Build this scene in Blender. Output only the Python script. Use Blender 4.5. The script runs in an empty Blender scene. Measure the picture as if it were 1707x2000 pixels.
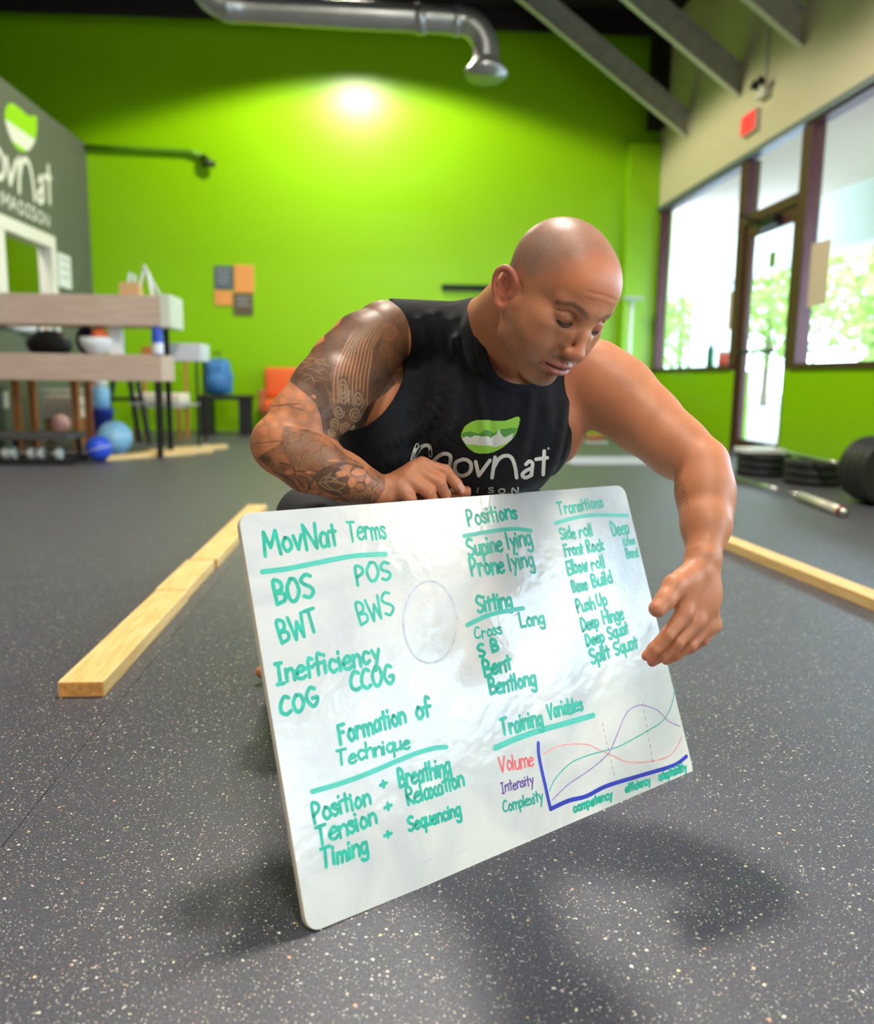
import bpy, bmesh, math, random
import numpy as np
from mathutils import Vector, Matrix
from mathutils.bvhtree import BVHTree
random.seed(7)
# ------------------------------------------------------------------ camera
F, YAW, PITCH, ROLL, CH = 1626.0, .0659, .159, .0119, .8
W_, H_ = 1707, 2000
scene = bpy.context.scene
fw = np.array([math.sin(YAW)*math.cos(PITCH), math.cos(YAW)*math.cos(PITCH), -math.sin(PITCH)])
rt0 = np.array([math.cos(YAW), -math.sin(YAW), 0.]); up0 = np.cross(rt0, fw)
rt = rt0*math.cos(ROLL)+up0*math.sin(ROLL); up = -rt0*math.sin(ROLL)+up0*math.cos(ROLL)
CAM = np.array([0, 0, CH])
cd = bpy.data.cameras.new('camera'); cam = bpy.data.objects.new('camera', cd)
scene.collection.objects.link(cam); scene.camera = cam
cam.matrix_world = Matrix(((rt[0], up[0], -fw[0], 0), (rt[1], up[1], -fw[1], 0), (rt[2], up[2], -fw[2], CH), (0, 0, 0, 1)))
cd.sensor_fit = 'HORIZONTAL'; cd.sensor_width = 36; cd.lens = F*36/W_
cd.clip_start = .05; cd.clip_end = 200
cd.dof.use_dof = True; cd.dof.focus_distance = 1.5; cd.dof.aperture_fstop = 2.7
# ------------------------------------------------------------------ world, sun, exposure
wd = bpy.data.worlds.new('sky'); scene.world = wd; wd.use_nodes = True
bgn = wd.node_tree.nodes['Background']
bgn.inputs[0].default_value = (.58, .77, 1, 1); bgn.inputs[1].default_value = 15.0
def light(name, kind, loc, rot, energy, color, **kw):
    l = bpy.data.lights.new(name, kind); l.energy = energy; l.color = color
    for k, v in kw.items(): setattr(l, k, v)
    o = bpy.data.objects.new(name, l); o.location = loc; o.rotation_euler = rot
    scene.collection.objects.link(o); return o
light('sun', 'SUN', (20, 5, 20), (math.radians(12), math.radians(38), 0), 3, (1, .95, .85), angle=.01)
R = math.radians
# high-bay lamps under the roof (all above the frame)
light('bay_lamp', 'SPOT', (-.42, 10.27, 5.6), (0, 0, 0), 1000, (1, .92, .74), spot_size=R(147), spot_blend=.12, shadow_soft_size=.25)
light('bay_lamp', 'SPOT', (.45, 3.7, 5.5), (0, 0, 0), 1350, (1, .93, .80), spot_size=R(150), spot_blend=.2, shadow_soft_size=.28)
for x, y, e in [ (-3., 1.5, 80), (.6, -.9, 160), (-2.2, -4, 120), (2.4, -5, 100)]:
    light('bay_lamp', 'AREA', (x, y, 5.5), (0, 0, 0), e, (1, .93, .82), size=.9, shape='DISK')
vs = scene.view_settings
scene.display_settings.display_device = 'sRGB'
vs.view_transform = 'Standard'; vs.look = 'None'; vs.gamma = 1; vs.use_curve_mapping = False; vs.exposure = 0.0
scene.cycles.use_denoising = True
scene.cycles.max_bounces = 8; scene.cycles.diffuse_bounces = 4; scene.cycles.transparent_max_bounces = 12
scene.cycles.sample_clamp_indirect = 6
# ------------------------------------------------------------------ helpers
def ray(px, py): return fw+rt*(px-W_/2)/F+up*(H_/2-py)/F
def P(px, py, z): return CAM+ray(px, py)*z            # a point read off the photograph at depth z
def onp(px, py, axis, d):                             # a point on the plane axis = d
    r = ray(px, py); t = (d-CAM[axis])/r[axis]; return CAM+r*t
def lin(c):
    return tuple(((v/255)/12.92 if v/255 <= .04045 else ((v/255+.055)/1.055)**2.4) for v in c)
def mat(name, col, rough=.5, metal=0, spec=.5, noise=0, nscale=8, bump=0, bscale=40, stretch=None, emit=None, est=0, coat=0, col2=None, sss=0):
    m = bpy.data.materials.new(name); m.use_nodes = True; nt = m.node_tree; b = nt.nodes['Principled BSDF']
    c = lin(col); b.inputs['Base Color'].default_value = (*c, 1); b.inputs['Roughness'].default_value = rough
    b.inputs['Metallic'].default_value = metal; b.inputs['Specular IOR Level'].default_value = spec
    b.inputs['Coat Weight'].default_value = coat
    if sss: b.inputs['Subsurface Weight'].default_value = sss; b.inputs['Subsurface Scale'].default_value = .01; b.inputs['Subsurface Radius'].default_value = (1, .35, .2)
    if noise or bump or col2:
        tc = nt.nodes.new('ShaderNodeTexCoord'); mp = nt.nodes.new('ShaderNodeMapping')
        nt.links.new(tc.outputs['Object'], mp.inputs[0])
        if stretch: mp.inputs['Scale'].default_value = stretch
    if noise or col2:
        n = nt.nodes.new('ShaderNodeTexNoise'); n.inputs['Scale'].default_value = nscale; n.inputs['Detail'].default_value = 5
        nt.links.new(mp.outputs[0], n.inputs[0])
        cr = nt.nodes.new('ShaderNodeValToRGB'); nt.links.new(n.outputs[0], cr.inputs[0])
        c2 = lin(col2) if col2 else tuple(max(0, v*(1-noise)) for v in c)
        c1 = c if col2 else tuple(min(1, v*(1+noise)) for v in c)
        cr.color_ramp.elements[0].color = (*c2, 1); cr.color_ramp.elements[1].color = (*c1, 1)
        cr.color_ramp.elements[0].position = .35; cr.color_ramp.elements[1].position = .65
        nt.links.new(cr.outputs[0], b.inputs['Base Color'])
    if bump:
        n2 = nt.nodes.new('ShaderNodeTexNoise'); n2.inputs['Scale'].default_value = bscale; nt.links.new(mp.outputs[0], n2.inputs[0])
        bp = nt.nodes.new('ShaderNodeBump'); bp.inputs['Strength'].default_value = bump; bp.inputs['Distance'].default_value = .003
        nt.links.new(n2.outputs[0], bp.inputs['Height']); nt.links.new(bp.outputs[0], b.inputs['Normal'])
    if emit: b.inputs['Emission Color'].default_value = (*lin(emit), 1); b.inputs['Emission Strength'].default_value = est
    return m
def obj(name, me, m=None, parent=None, smooth=False):
    if isinstance(me, bmesh.types.BMesh):
        bm = me; me = bpy.data.meshes.new(name); bm.to_mesh(me); bm.free()
    o = bpy.data.objects.new(name, me); scene.collection.objects.link(o)
    if m:
        for mm in (m if isinstance(m, list) else [m]): me.materials.append(mm)
    if smooth: me.polygons.foreach_set('use_smooth', [True]*len(me.polygons))
    if parent is not None: o.parent = parent
    return o
def tag(o, label=None, cat=None, group=None, kind=None):
    for k, v in (('label', label), ('category', cat), ('group', group), ('kind', kind)):
        if v: o[k] = v
    return o
def thing(name, label, cat, group=None, loc=(0, 0, 0)):
    o = bpy.data.objects.new(name, None); scene.collection.objects.link(o); o.location = loc; o.empty_display_size = .1
    return tag(o, label, cat, group)
def struct(name, me, m, parent=None, smooth=False):
    o = obj(name, me, m, parent, smooth)
    if parent is None: o['kind'] = 'structure'
    return o
def box(bm, a, b, bev=0, M=None):
    a, b = np.minimum(a, b), np.maximum(a, b)
    g = bmesh.ops.create_cube(bm, size=1)['verts']
    for v in g: v.co = Vector([a[i]+(b[i]-a[i])*(v.co[i]+.5) for i in range(3)])
    if bev: 
        es = list({e for v in g for e in v.link_edges})
        r = bmesh.ops.bevel(bm, geom=es, offset=bev, segments=2, affect='EDGES', profile=.6)
        g = list({v for f in r['faces'] for v in f.verts} | {v for v in g if v.is_valid})
    if M is not None:
        bmesh.ops.transform(bm, matrix=M, verts=[v for v in g if v.is_valid])
    return bm
def BM(): return bmesh.new()
def bx(a, b, bev=0, M=None): return box(BM(), a, b, bev, M)
def frame_to(d):
    d = Vector(d).normalized(); u = Vector((0, 0, 1)) if abs(d.z) < .95 else Vector((0, 1, 0))
    s = d.cross(u).normalized(); t = s.cross(d); return d, s, t
def tube(bm, pts, r, n=12, caps=True):
    pts = [Vector(p) for p in pts]; rs = r if isinstance(r, (list, tuple)) else [r]*len(pts); rings = []; s = None
    for i, p in enumerate(pts):
        d = (pts[min(i+1, len(pts)-1)]-pts[max(i-1, 0)]).normalized()
        if s is None: _, s, t = frame_to(d)
        else: s = (s-d*s.dot(d)).normalized(); t = s.cross(d)
        rings.append([bm.verts.new(p+(s*math.cos(a)+t*math.sin(a))*rs[i]) for a in [2*math.pi*k/n for k in range(n)]])
    for A, B in zip(rings, rings[1:]):
        for k in range(n): bm.faces.new((A[k], A[(k+1) % n], B[(k+1) % n], B[k]))
    if caps: bm.faces.new(rings[0][::-1]); bm.faces.new(rings[-1])
    return bm
def lathe(bm, prof, n=32, M=None):
    rings = []
    for r, z in prof: rings.append([bm.verts.new((r*math.cos(2*math.pi*k/n), r*math.sin(2*math.pi*k/n), z)) for k in range(n)])
    for A, B in zip(rings, rings[1:]):
        for k in range(n): bm.faces.new((A[k], A[(k+1) % n], B[(k+1) % n], B[k]))
    bm.faces.new(rings[0][::-1]); bm.faces.new(rings[-1])
    if M is not None: bmesh.ops.transform(bm, matrix=M, verts=[v for R_ in rings for v in R_])
    return bm
def catmull(pts, n=6, closed=False):
    pts = [np.asarray(p, float) for p in pts]
    if len(pts) < 3: return pts
    out = []; N = len(pts)
    for i in range(N if closed else N-1):
        p1, p2 = pts[i], pts[(i+1) % N]
        p0 = pts[i-1] if (i > 0 or closed) else 2*p1-p2
        p3 = pts[(i+2) % N] if (i+2 < N or closed) else 2*p2-p1
        for k in range(n):
            t = k/n; out.append(.5*(2*p1+(p2-p0)*t+(2*p0-5*p1+4*p2-p3)*t*t+(3*p1-p0-3*p2+p3)*t**3))
    out.append(pts[0] if closed else pts[-1]); return out
def split_sharp(pts, lim=55):
    pts = [np.asarray(p, float) for p in pts]; out = [[pts[0]]]
    for i in range(1, len(pts)):
        out[-1].append(pts[i])
        if i < len(pts)-1:
            a, b = pts[i]-pts[i-1], pts[i+1]-pts[i]; c = (a@b)/(np.linalg.norm(a)*np.linalg.norm(b)+1e-12)
            if c < math.cos(math.radians(lim)): out.append([pts[i]])
    return out
def ribbon2d(pts, w):
    """pts (n,2) -> (verts, faces) of a flat ribbon with round ends"""
    p = np.array(pts, float); d = np.gradient(p, axis=0) if len(p) > 2 else np.repeat((p[1:]-p[:1]), 2, 0)
    d /= np.linalg.norm(d, axis=1)[:, None]+1e-12; nrm = np.stack([-d[:, 1], d[:, 0]], 1)
    ws = np.asarray(w)*np.ones(len(p))/2
    V = []; Fc = []
    for i in range(len(p)): V += [p[i]+nrm[i]*ws[i], p[i]-nrm[i]*ws[i]]
    for i in range(len(p)-1): Fc.append((2*i, 2*i+1, 2*i+3, 2*i+2))
    for idx, sg in ((0, -1), (len(p)-1, 1)):
        a, b = (2*idx+1, 2*idx) if sg > 0 else (2*idx, 2*idx+1)
        a0 = math.atan2(*(V[a]-p[idx])[::-1]); fan = [a]
        for k in (1, 2, 3):
            an = a0+math.pi*k/4; V.append(p[idx]+ws[idx]*np.array([math.cos(an), math.sin(an)])); fan.append(len(V)-1)
        fan.append(b); Fc.append(tuple(fan))
    return V, Fc
# ------------------------------------------------------------------ room shell
GREEN = mat('green_wall_paint', (140, 198, 0), .3, spec=.45, bump=.25, bscale=60)
BEIGE = mat('beige_wall_paint', (214, 205, 170), .7, bump=.1)
GREY = mat('grey_green_paint', (92, 98, 84), .6, bump=.1)
DARKC = mat('dark_ceiling_paint', (22, 12, 16), .8)
WHITE = mat('white_trim_paint', (225, 222, 212), .5)
MAROON = mat('maroon_window_frame', (82, 42, 46), .4, metal=.2)
XL, XR, YB, ZC, ZO = -4.12, 3.98, 12.5, 5.71, 3.95
def floor_mat():
    m = bpy.data.materials.new('speckled_rubber_floor'); m.use_nodes = True; nt = m.node_tree; N = nt.nodes; L = nt.links
    b = N['Principled BSDF']; b.inputs['Roughness'].default_value = .45; b.inputs['Specular IOR Level'].default_value = .8
    tc = N.new('ShaderNodeTexCoord')
    base = N.new('ShaderNodeTexNoise'); base.inputs['Scale'].default_value = 260; base.inputs['Detail'].default_value = 3; L.new(tc.outputs['Object'], base.inputs[0])
    cr = N.new('ShaderNodeValToRGB'); L.new(base.outputs[0], cr.inputs[0])
    cr.color_ramp.elements[0].position = .3; cr.color_ramp.elements[0].color = (*lin((44, 44, 52)), 1)
    cr.color_ramp.elements[1].position = .75; cr.color_ramp.elements[1].color = (*lin((88, 87, 101)), 1)
    last = cr.outputs[0]
    for sc, th, pr in ((95, .27, .58), (170, .27, .6), (300, .33, .55)):
        v = N.new('ShaderNodeTexVoronoi'); v.inputs['Scale'].default_value = sc; v.inputs['Randomness'].default_value = 1
        dn = N.new('ShaderNodeTexNoise'); dn.inputs['Scale'].default_value = sc*1.7; L.new(tc.outputs['Object'], dn.inputs[0])
        mx = N.new('ShaderNodeVectorMath'); mx.operation = 'MULTIPLY_ADD'; L.new(dn.outputs['Color'], mx.inputs[0]); mx.inputs[1].default_value = (.5/sc,)*3; L.new(tc.outputs['Object'], mx.inputs[2])
        L.new(mx.outputs[0], v.inputs[0])
        sp = N.new('ShaderNodeSeparateColor'); L.new(v.outputs['Color'], sp.inputs[0])
        # threshold grows with the random value of the cell, zero for most cells
        mr = N.new('ShaderNodeMapRange'); L.new(sp.outputs[0], mr.inputs[0]); mr.inputs[1].default_value = pr; mr.inputs[2].default_value = 1; mr.inputs[3].default_value = 0; mr.inputs[4].default_value = th
        lt = N.new('ShaderNodeMath'); lt.operation = 'LESS_THAN'; L.new(v.outputs['Distance'], lt.inputs[0]); L.new(mr.outputs[0], lt.inputs[1])
        hs = N.new('ShaderNodeValToRGB'); L.new(sp.outputs[1], hs.inputs[0]); e = hs.color_ramp.elements
        e[0].position = 0; e[0].color = (*lin((176, 174, 170)), 1); e[1].position = .97; e[1].color = (*lin((236, 230, 215)), 1)
        for po, co in ((.5, (205, 202, 190)), (.82, (222, 212, 160)), (.93, (205, 140, 110))):
            q = hs.color_ramp.elements.new(po); q.color = (*lin(co), 1)
        mxx = N.new('ShaderNodeMix'); mxx.data_type = 'RGBA'; L.new(lt.outputs[0], mxx.inputs[0]); L.new(last, mxx.inputs[6]); L.new(hs.outputs[0], mxx.inputs[7])
        last = mxx.outputs[2]
    L.new(last, b.inputs['Base Color'])
    bp = N.new('ShaderNodeBump'); bp.inputs['Strength'].default_value = .35; bp.inputs['Distance'].default_value = .002; L.new(base.outputs[0], bp.inputs['Height']); L.new(bp.outputs[0], b.inputs['Normal'])
    return m
FLOORM = floor_mat()
fl = struct('floor', bx((-8.2, -6, -.05), (XR+.15, YB+.1, -.012)), mat('floor_underlay', (28, 28, 30), .9))
k = 0
xs = [-8.2, -5.53, -4.31, -3.09, -1.87, -.65, 1.79, XR+.15]     # rolled rubber strips with a hairline seam between them
for x0, x1 in zip(xs, xs[1:]):
    o = obj('rubber_strip', bx((x0+.0008, -6, -.012), (x1-.0008, YB+.1, 0)), FLOORM, fl)
struct('ceiling', bx((-8.2, -6, ZC), (XR+.2, YB+.2, ZC+.1)), DARKC)
for i in range(9):
    struct('trim_%d' % (10+i), bx((-8.2, -5+2*i+.9, ZC-.3), (XR, -5+2*i+.98, ZC)), DARKC)
wb = BM(); box(wb, (-8.2, YB, 0), (XR+.2, YB+.2, ZC)); struct('wall_back', wb, GREEN)
struct('trim_1', bx((3.52, YB-.16, 0), (XR, YB, 4.15), .004), GREEN)               # painted pilaster in the corner
struct('trim_2', bx((3.78, YB-.35, 4.35), (XR-.002, YB-.02, ZC)), DARKC)
# left office block: grey wall up to 3.95 m with a door opening
def q(px, py): return onp(px, py, 0, XL)
y0, y1, zh = 8.9, 10.98, 2.36
wl = BM(); box(wl, (XL-.12, -6, 0), (XL, y0, ZO)); box(wl, (XL-.12, y1, 0), (XL, YB, ZO)); box(wl, (XL-.12, y0, zh), (XL, y1, ZO)); box(wl, (XL-.12, y0, 0), (XL, y1, 1.42)); struct('wall_left', wl, GREY)
struct('trim_3', bx((-8.2, -6, ZO-.1), (XL-.12, YB, ZO)), GREY)
struct('wall_left_far', bx((-8.3, -6, 0), (-8.2, YB, ZC)), GREEN)
struct('wall_front', bx((-8.3, -6.1, 0), (XR+.2, -6, ZC)), BEIGE)
GREEN2 = mat('dark_green_paint', (74, 118, 20), .6)
light('office_fill_light', 'AREA', (-4.8, 10.2, 3.7), (0, 0, 0), 60, (1, .95, .85), size=.6)  # unseen fill light added to brighten the office interior
struct('trim_4', bx((-5.4, y0-1, 0), (-5.3, y1+1, ZO-.1)), GREEN2)
ft = BM(); w = .13
box(ft, (XL-.14, y1-.02, 1.3), (XL+.03, y1+w, zh+w), .005); struct('trim_5', ft, WHITE)
struct('trim_6', bx((XL-.14, y0-w, zh-.02), (XL+.03, y1-.021, zh+w), .005), WHITE)
struct('trim_7', bx((XL-.14, 9.42, 1.43), (XL+.03, 9.66, zh-.021), .005), WHITE)
struct('trim_19', bx((XL-.14, y0, 1.3), (XL+.04, y1-.021, 1.429), .005), WHITE)
# right wall: beige above the glass line, green below the sills
ZS, ZT = .93, 3.24
JY = [(12.30, 9.45), (8.06, 5.1), (5.0, 2.0), (1.9, -1.1), (-1.2, -4.2)]
wr = BM(); box(wr, (XR, -6, ZT), (XR+.2, YB+.2, ZC)); struct('wall_right', wr, BEIGE)
struct('wall_right_low', bx((XR, 9.36, 0), (XR+.2, YB, ZS)), GREEN)
struct('wall_right_sill', bx((XR, -6, 0), (XR+.2, 8.16, ZS)), GREEN)
struct('trim_8', bx((XR-.03, -6, ZT-.03), (XR+.1, YB-.16, ZT+.03)), mat('blue_grey_trim', (120, 128, 138), .4, metal=.4))
struct('trim_9', bx((XR, 12.31, ZS), (XR+.2, YB, ZT)), GREEN)
struct('baseboard_right', bx((XR-.012, -6, 0), (XR, 8.1, .09)), GREEN)
def glass():
    m = bpy.data.materials.new('window_glass'); m.use_nodes = True; nt = m.node_tree; nt.nodes.clear()
    o = nt.nodes.new('ShaderNodeOutputMaterial'); mx = nt.nodes.new('ShaderNodeMixShader'); t = nt.nodes.new('ShaderNodeBsdfTransparent'); g = nt.nodes.new('ShaderNodeBsdfGlossy'); fr = nt.nodes.new('ShaderNodeMath'); lw = nt.nodes.new('ShaderNodeLayerWeight'); pw = nt.nodes.new('ShaderNodeMath')
    g.inputs['Roughness'].default_value = .02; t.inputs[0].default_value = (.96, .98, .97, 1); lw.inputs[0].default_value = .5; pw.operation = 'POWER'; pw.inputs[1].default_value = 5; fr.operation = 'MULTIPLY_ADD'; fr.inputs[1].default_value = .5; fr.inputs[2].default_value = .03; nt.links.new(lw.outputs['Facing'], pw.inputs[0]); nt.links.new(pw.outputs[0], fr.inputs[0])
    nt.links.new(fr.outputs[0], mx.inputs[0]); nt.links.new(t.outputs[0], mx.inputs[1]); nt.links.new(g.outputs[0], mx.inputs[2]); nt.links.new(mx.outputs[0], o.inputs[0]); return m
GLASS = glass()
for i, (a, b) in enumerate(JY):
    root = bpy.data.objects.new('window_%d' % (i+1), None); scene.collection.objects.link(root); root['kind'] = 'structure'
    for nm, A, B in (('jamb', (XR, a-.09, ZS+.055), (XR+.14, a, ZT-.055)), ('jamb', (XR, b, ZS+.055), (XR+.14, b+.09, ZT-.055)),
                     ('sill_rail', (XR-.03, b, ZS), (XR+.14, a, ZS+.055)), ('head_rail', (XR, b, ZT-.055), (XR+.14, a, ZT-.031))):
        obj(nm, bx(A, B, .004), MAROON, root)
    obj('pane', bx((XR+.06, b+.09, ZS+.055), (XR+.068, a-.09, ZT-.055)), GLASS, root)
for k, y in enumerate([8.11, 5.05, 1.95, -1.15, 9.405]):
    struct('trim_%d' % (30+k), bx((XR+.005, y-.049, 0 if k in (0, 4) else ZS), (XR+.15, y+.049, ZT-.04)), MAROON)
# glazed door
dr = bpy.data.objects.new('door_1', None); scene.collection.objects.link(dr); dr['kind'] = 'structure'
DA, DB, DH = 9.355, 8.16, 2.5
for nm, A, B in (('stile', (XR+.03, DA-.14, .02), (XR+.08, DA-.01, DH)), ('stile', (XR+.03, DB+.01, .02), (XR+.08, DB+.1, DH)), ('top_rail', (XR+.03, DB+.1, DH-.14), (XR+.08, DA-.14, DH)),
                 ('bottom_rail', (XR+.03, DB+.1, .02), (XR+.08, DA-.14, .17))):
    obj(nm, bx(A, B, .004), MAROON, dr)
obj('pane', bx((XR+.05, DB+.1, .17), (XR+.058, DA-.14, DH-.14)), GLASS, dr)
obj('transom_pane', bx((XR+.05, DB+.01, DH+.12), (XR+.058, DA-.01, ZT-.06)), GLASS, dr)
obj('transom_rail', bx((XR, DB+.01, DH+.005), (XR+.12, DA-.01, DH+.11), .004), MAROON, dr)
BLACK = mat('black_satin_metal', (26, 27, 29), .45, metal=.3)
obj('push_bar', tube(BM(), [(XR-.03, DA-.15, 1.12), (XR-.03, DB+.12, 1.12)], .018), BLACK, dr)
cl = BM(); box(cl, (XR-.06, DA-.85, DH-.12), (XR+.03, DA-.45, DH-.03), .01); tube(cl, [(XR-.03, DA-.5, DH-.05), (XR-.3, DA-.62, DH+.0), (XR-.02, DA-.2, DH+.03)], .014)
obj('door_closer', cl, BLACK, dr)
obj('sign_patch', bx((XR+.048, 8.62, 1.98), (XR+.0499, 8.78, 2.14)), mat('green_sticker', (120, 160, 60), .5), dr)
# the walkway and what stands outside
struct('trim_40', bx((XR+.2, -9, -.2), (30, 60, -.02)), mat('outside_paving', (132, 128, 126), .9, noise=.12, nscale=3))
struct('trim_41', bx((XR+.2, -9, 3.4), (6.5, 45, 3.5)), mat('soffit_board', (206, 186, 176), .8))
struct('trim_42', bx((6.2, -9, 2.62), (6.5, 45, 3.4)), mat('fascia_render', (205, 208, 202), .8))
COLM = mat('column_render', (208, 214, 226), .8)
for k, y in enumerate((16.0, 7.0, 1.6, -5)): struct('trim_%d' % (43+k), bx((6.15, y-(.6 if k == 0 else .42), 0), (6.55, y+(.6 if k == 0 else .42), 2.62), .02), COLM)
LEAF = mat('sunlit_leaves', (140, 172, 76), .6, noise=.3, nscale=2); BARK = mat('tree_bark', (96, 80, 66), .9)
for i, (x, y, h) in enumerate([(14, 42, 8), (12.5, 35, 6.0), (13, 28, 6.5), (14, 23.5, 6.5), (15.5, 31, 7), (12.5, 19, 5)]):
    t = thing('tree', 'bright green leafy tree seen through %s' % ['the far window pane, furthest back', 'the far window beside the column', 'the door glass', 'the near window, left part', 'the near window, right part', 'the glass nearest the camera'][i], 'tree', 'trees outside the windows', (x, y, 0))
    obj('trunk', tube(BM(), [(0, 0, -.02), (.05, .03, h*.4), (-.05, 0, h*.7)], [.16, .12, .06], 8), BARK, t)
    rg = np.random.RandomState(i); n = 1500; d = rg.normal(size=(n, 3)); d /= np.linalg.norm(d, axis=1)[:, None]; d *= (rg.rand(n, 1)**.35)
    c = d*np.array([1.9, 1.9, h*.38])+np.array([0, 0, h*.58]); V = []; Fc = []
    a = rg.normal(size=(n, 3)); a /= np.linalg.norm(a, axis=1)[:, None]; b = np.cross(a, rg.normal(size=(n, 3))); b /= np.linalg.norm(b, axis=1)[:, None]
    for k in range(n): V += [c[k]-a[k]*.16, c[k]+b[k]*.08, c[k]+a[k]*.16, c[k]-b[k]*.08]; Fc.append((4*k, 4*k+1, 4*k+2, 4*k+3))
    me = bpy.data.meshes.new('crown'); me.from_pydata(V, [], Fc); obj('crown', me, LEAF, t)
for (lx, ly, lb, es) in ((5.3, 14.6, 'cream flat light on the walkway soffit outside the far window', 4), (5.74, -.1, 'bright flat light on the walkway soffit outside the glass nearest the camera', 160)):  # second panel is out of view, added for the glare on the whiteboard
  lf = thing('soffit_light', lb, 'light', None, (lx, ly, 3.38))
  obj('diffuser', bx((-.2, -.3, -.03), (.2, .3, 0), .008), mat('lit_diffuser_panel', (255, 246, 214), .5, emit=(255, 244, 222), est=es), lf)
  obj('rim', bx((-.22, -.32, 0), (.22, .32, .018)), WHITE, lf)
# ------------------------------------------------------------------ things in the gym
STEEL = mat('galvanised_steel', (176, 178, 176), .32, metal=.85, noise=.08, nscale=4)
CHAN = mat('grey_channel_steel', (186, 188, 184), .5, metal=.15, noise=.1)
PINE = mat('pine_board', (236, 203, 142), .55, noise=.16, nscale=5, stretch=(14, 1.2, 14), col2=(222, 178, 108))
PINEEND = mat('pine_end_grain', (214, 154, 84), .7, noise=.2, nscale=60)
OAK = mat('greyed_wood_cladding', (206, 180, 160), .6, noise=.12, nscale=3, stretch=(1, 8, 14), col2=(188, 160, 142))
BROWN = mat('brown_wood', (166, 104, 56), .5, noise=.15); TAN = mat('tan_cardboard', (208, 164, 116), .7)
RUB = mat('black_rubber', (24, 25, 28), .5, noise=.1); CHROME = mat('chrome', (205, 205, 200), .22, metal=1)
WPL = mat('white_plastic', (228, 230, 230), .4); BLUEP = mat('blue_plastic', (30, 70, 190), .35); NAVY = mat('navy_plastic', (34, 60, 160), .4)
LBLUE = mat('pale_blue_vinyl', (134, 190, 226), .35); RBLUE = mat('royal_blue_vinyl', (44, 84, 214), .35)
ORANGE = mat('orange_fabric', (232, 104, 48), .8, bump=.3, bscale=200); BPACK = mat('blue_nylon', (52, 112, 170), .6, noise=.2, bump=.4, bscale=50)
CREAM = mat('cream_fabric', (222, 210, 190), .8); RED = mat('red_sign', (238, 60, 60), .5, emit=(255, 60, 60), est=.5)
# slanted steel channels between the right wall and the roof
for i, (y, z, nm) in enumerate([(11.37, 3.95, 'farthest, ending beside the green corner'), (9.75, 3.95, 'middle one of the three'), (8.34, 3.95, 'nearest, above the red sign')]):
    t = thing('steel_channel', 'grey slanted steel brace from roof to beige wall, '+nm, 'beam', 'slanted channel braces', (XR, y, z))
    L = 3.0; th = math.atan(.70); M = Matrix.Rotation(th, 4, 'Y')
    obj('web', bx((-L, -.01, .0), (-.0, .0, .26), .002, M), CHAN, t)
    obj('flange', bx((-L, -.1, -.012), (0, -.011, .0), .002, M), WHITE, t); obj('flange', bx((-L, -.1, .26), (0, -.011, .272), .002, M), CHAN, t)
    obj('end_plate', bx((-.004, -.1, .0), (.004, -.011, .26), .001, M), mat('dark_end_plate', (70, 72, 72), .5) if i == 0 else bpy.data.materials['dark_end_plate'], t)
# duct
t = thing('air_duct', 'shiny silver round air duct with a downturned flared elbow under the roof', 'duct', None, tuple(P(600, 25, 7.5)))
o0 = t.location
def loc(pts): return [Vector(p)-o0 for p in pts]
line = catmull([P(392, -50, 7.3), P(408, -8, 7.3), P(450, 14, 7.35), P(500, 18, 7.4), P(700, 30, 7.5), P(880, 40, 7.6), P(925, 52, 7.6), P(948, 88, 7.6), P(949, 130, 7.6)], 6)
obj('duct_pipe', tube(BM(), loc(line), .118, 28), STEEL, t, True)
for a, b in ((P(436, 12, 7.35), P(458, 15, 7.35)), (P(812, 37, 7.57), P(832, 38, 7.57)), (P(888, 41, 7.6), P(900, 43, 7.6))): obj('collar', tube(BM(), loc([a, b]), .128, 28), STEEL, t, True)
fl_ = [P(949, 118, 7.6), P(949, 128, 7.6), P(949, 140, 7.6), P(949, 147, 7.6)]
obj('flared_mouth', tube(BM(), loc(fl_), [.12, .14, .19, .192], 32), STEEL, t, True)
# wall pipe with dark head
t = thing('wall_pipe', 'thin green painted pipe along the green wall ending in a dark head', 'pipe', None, tuple(onp(180, 288, 1, YB-.06)))
o0 = t.location
obj('pipe', tube(BM(), loc([onp(165, 287, 1, YB-.06), onp(280, 292, 1, YB-.06), onp(370, 296, 1, YB-.06), onp(398, 306, 1, YB-.06)]), .035, 10), mat('olive_pipe_paint', (98, 150, 20), .5), t, True)
obj('head', tube(BM(), loc([onp(396, 303, 1, YB-.1), onp(404, 318, 1, YB-.1), onp(418, 321, 1, YB-.14)]), [.04, .065, .045], 12), mat('dark_green_head', (44, 64, 20), .5), t, True)
# hook rail
c = onp(912, 562, 1, YB-.03); t = thing('hook_rail', 'black coat hook rail on the green wall behind the shoulder', 'hook rail', None, tuple(c))
obj('rail', bx((-.37, -.01, -.045), (.37, .03, .045), .004), BLACK, t)
for k in range(6): obj('hook', tube(BM(), [(-.3+.12*k, -.01, .0), (-.3+.12*k, -.06, -.02), (-.3+.12*k, -.07, .03)], .012, 8), BLACK, t)
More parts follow.
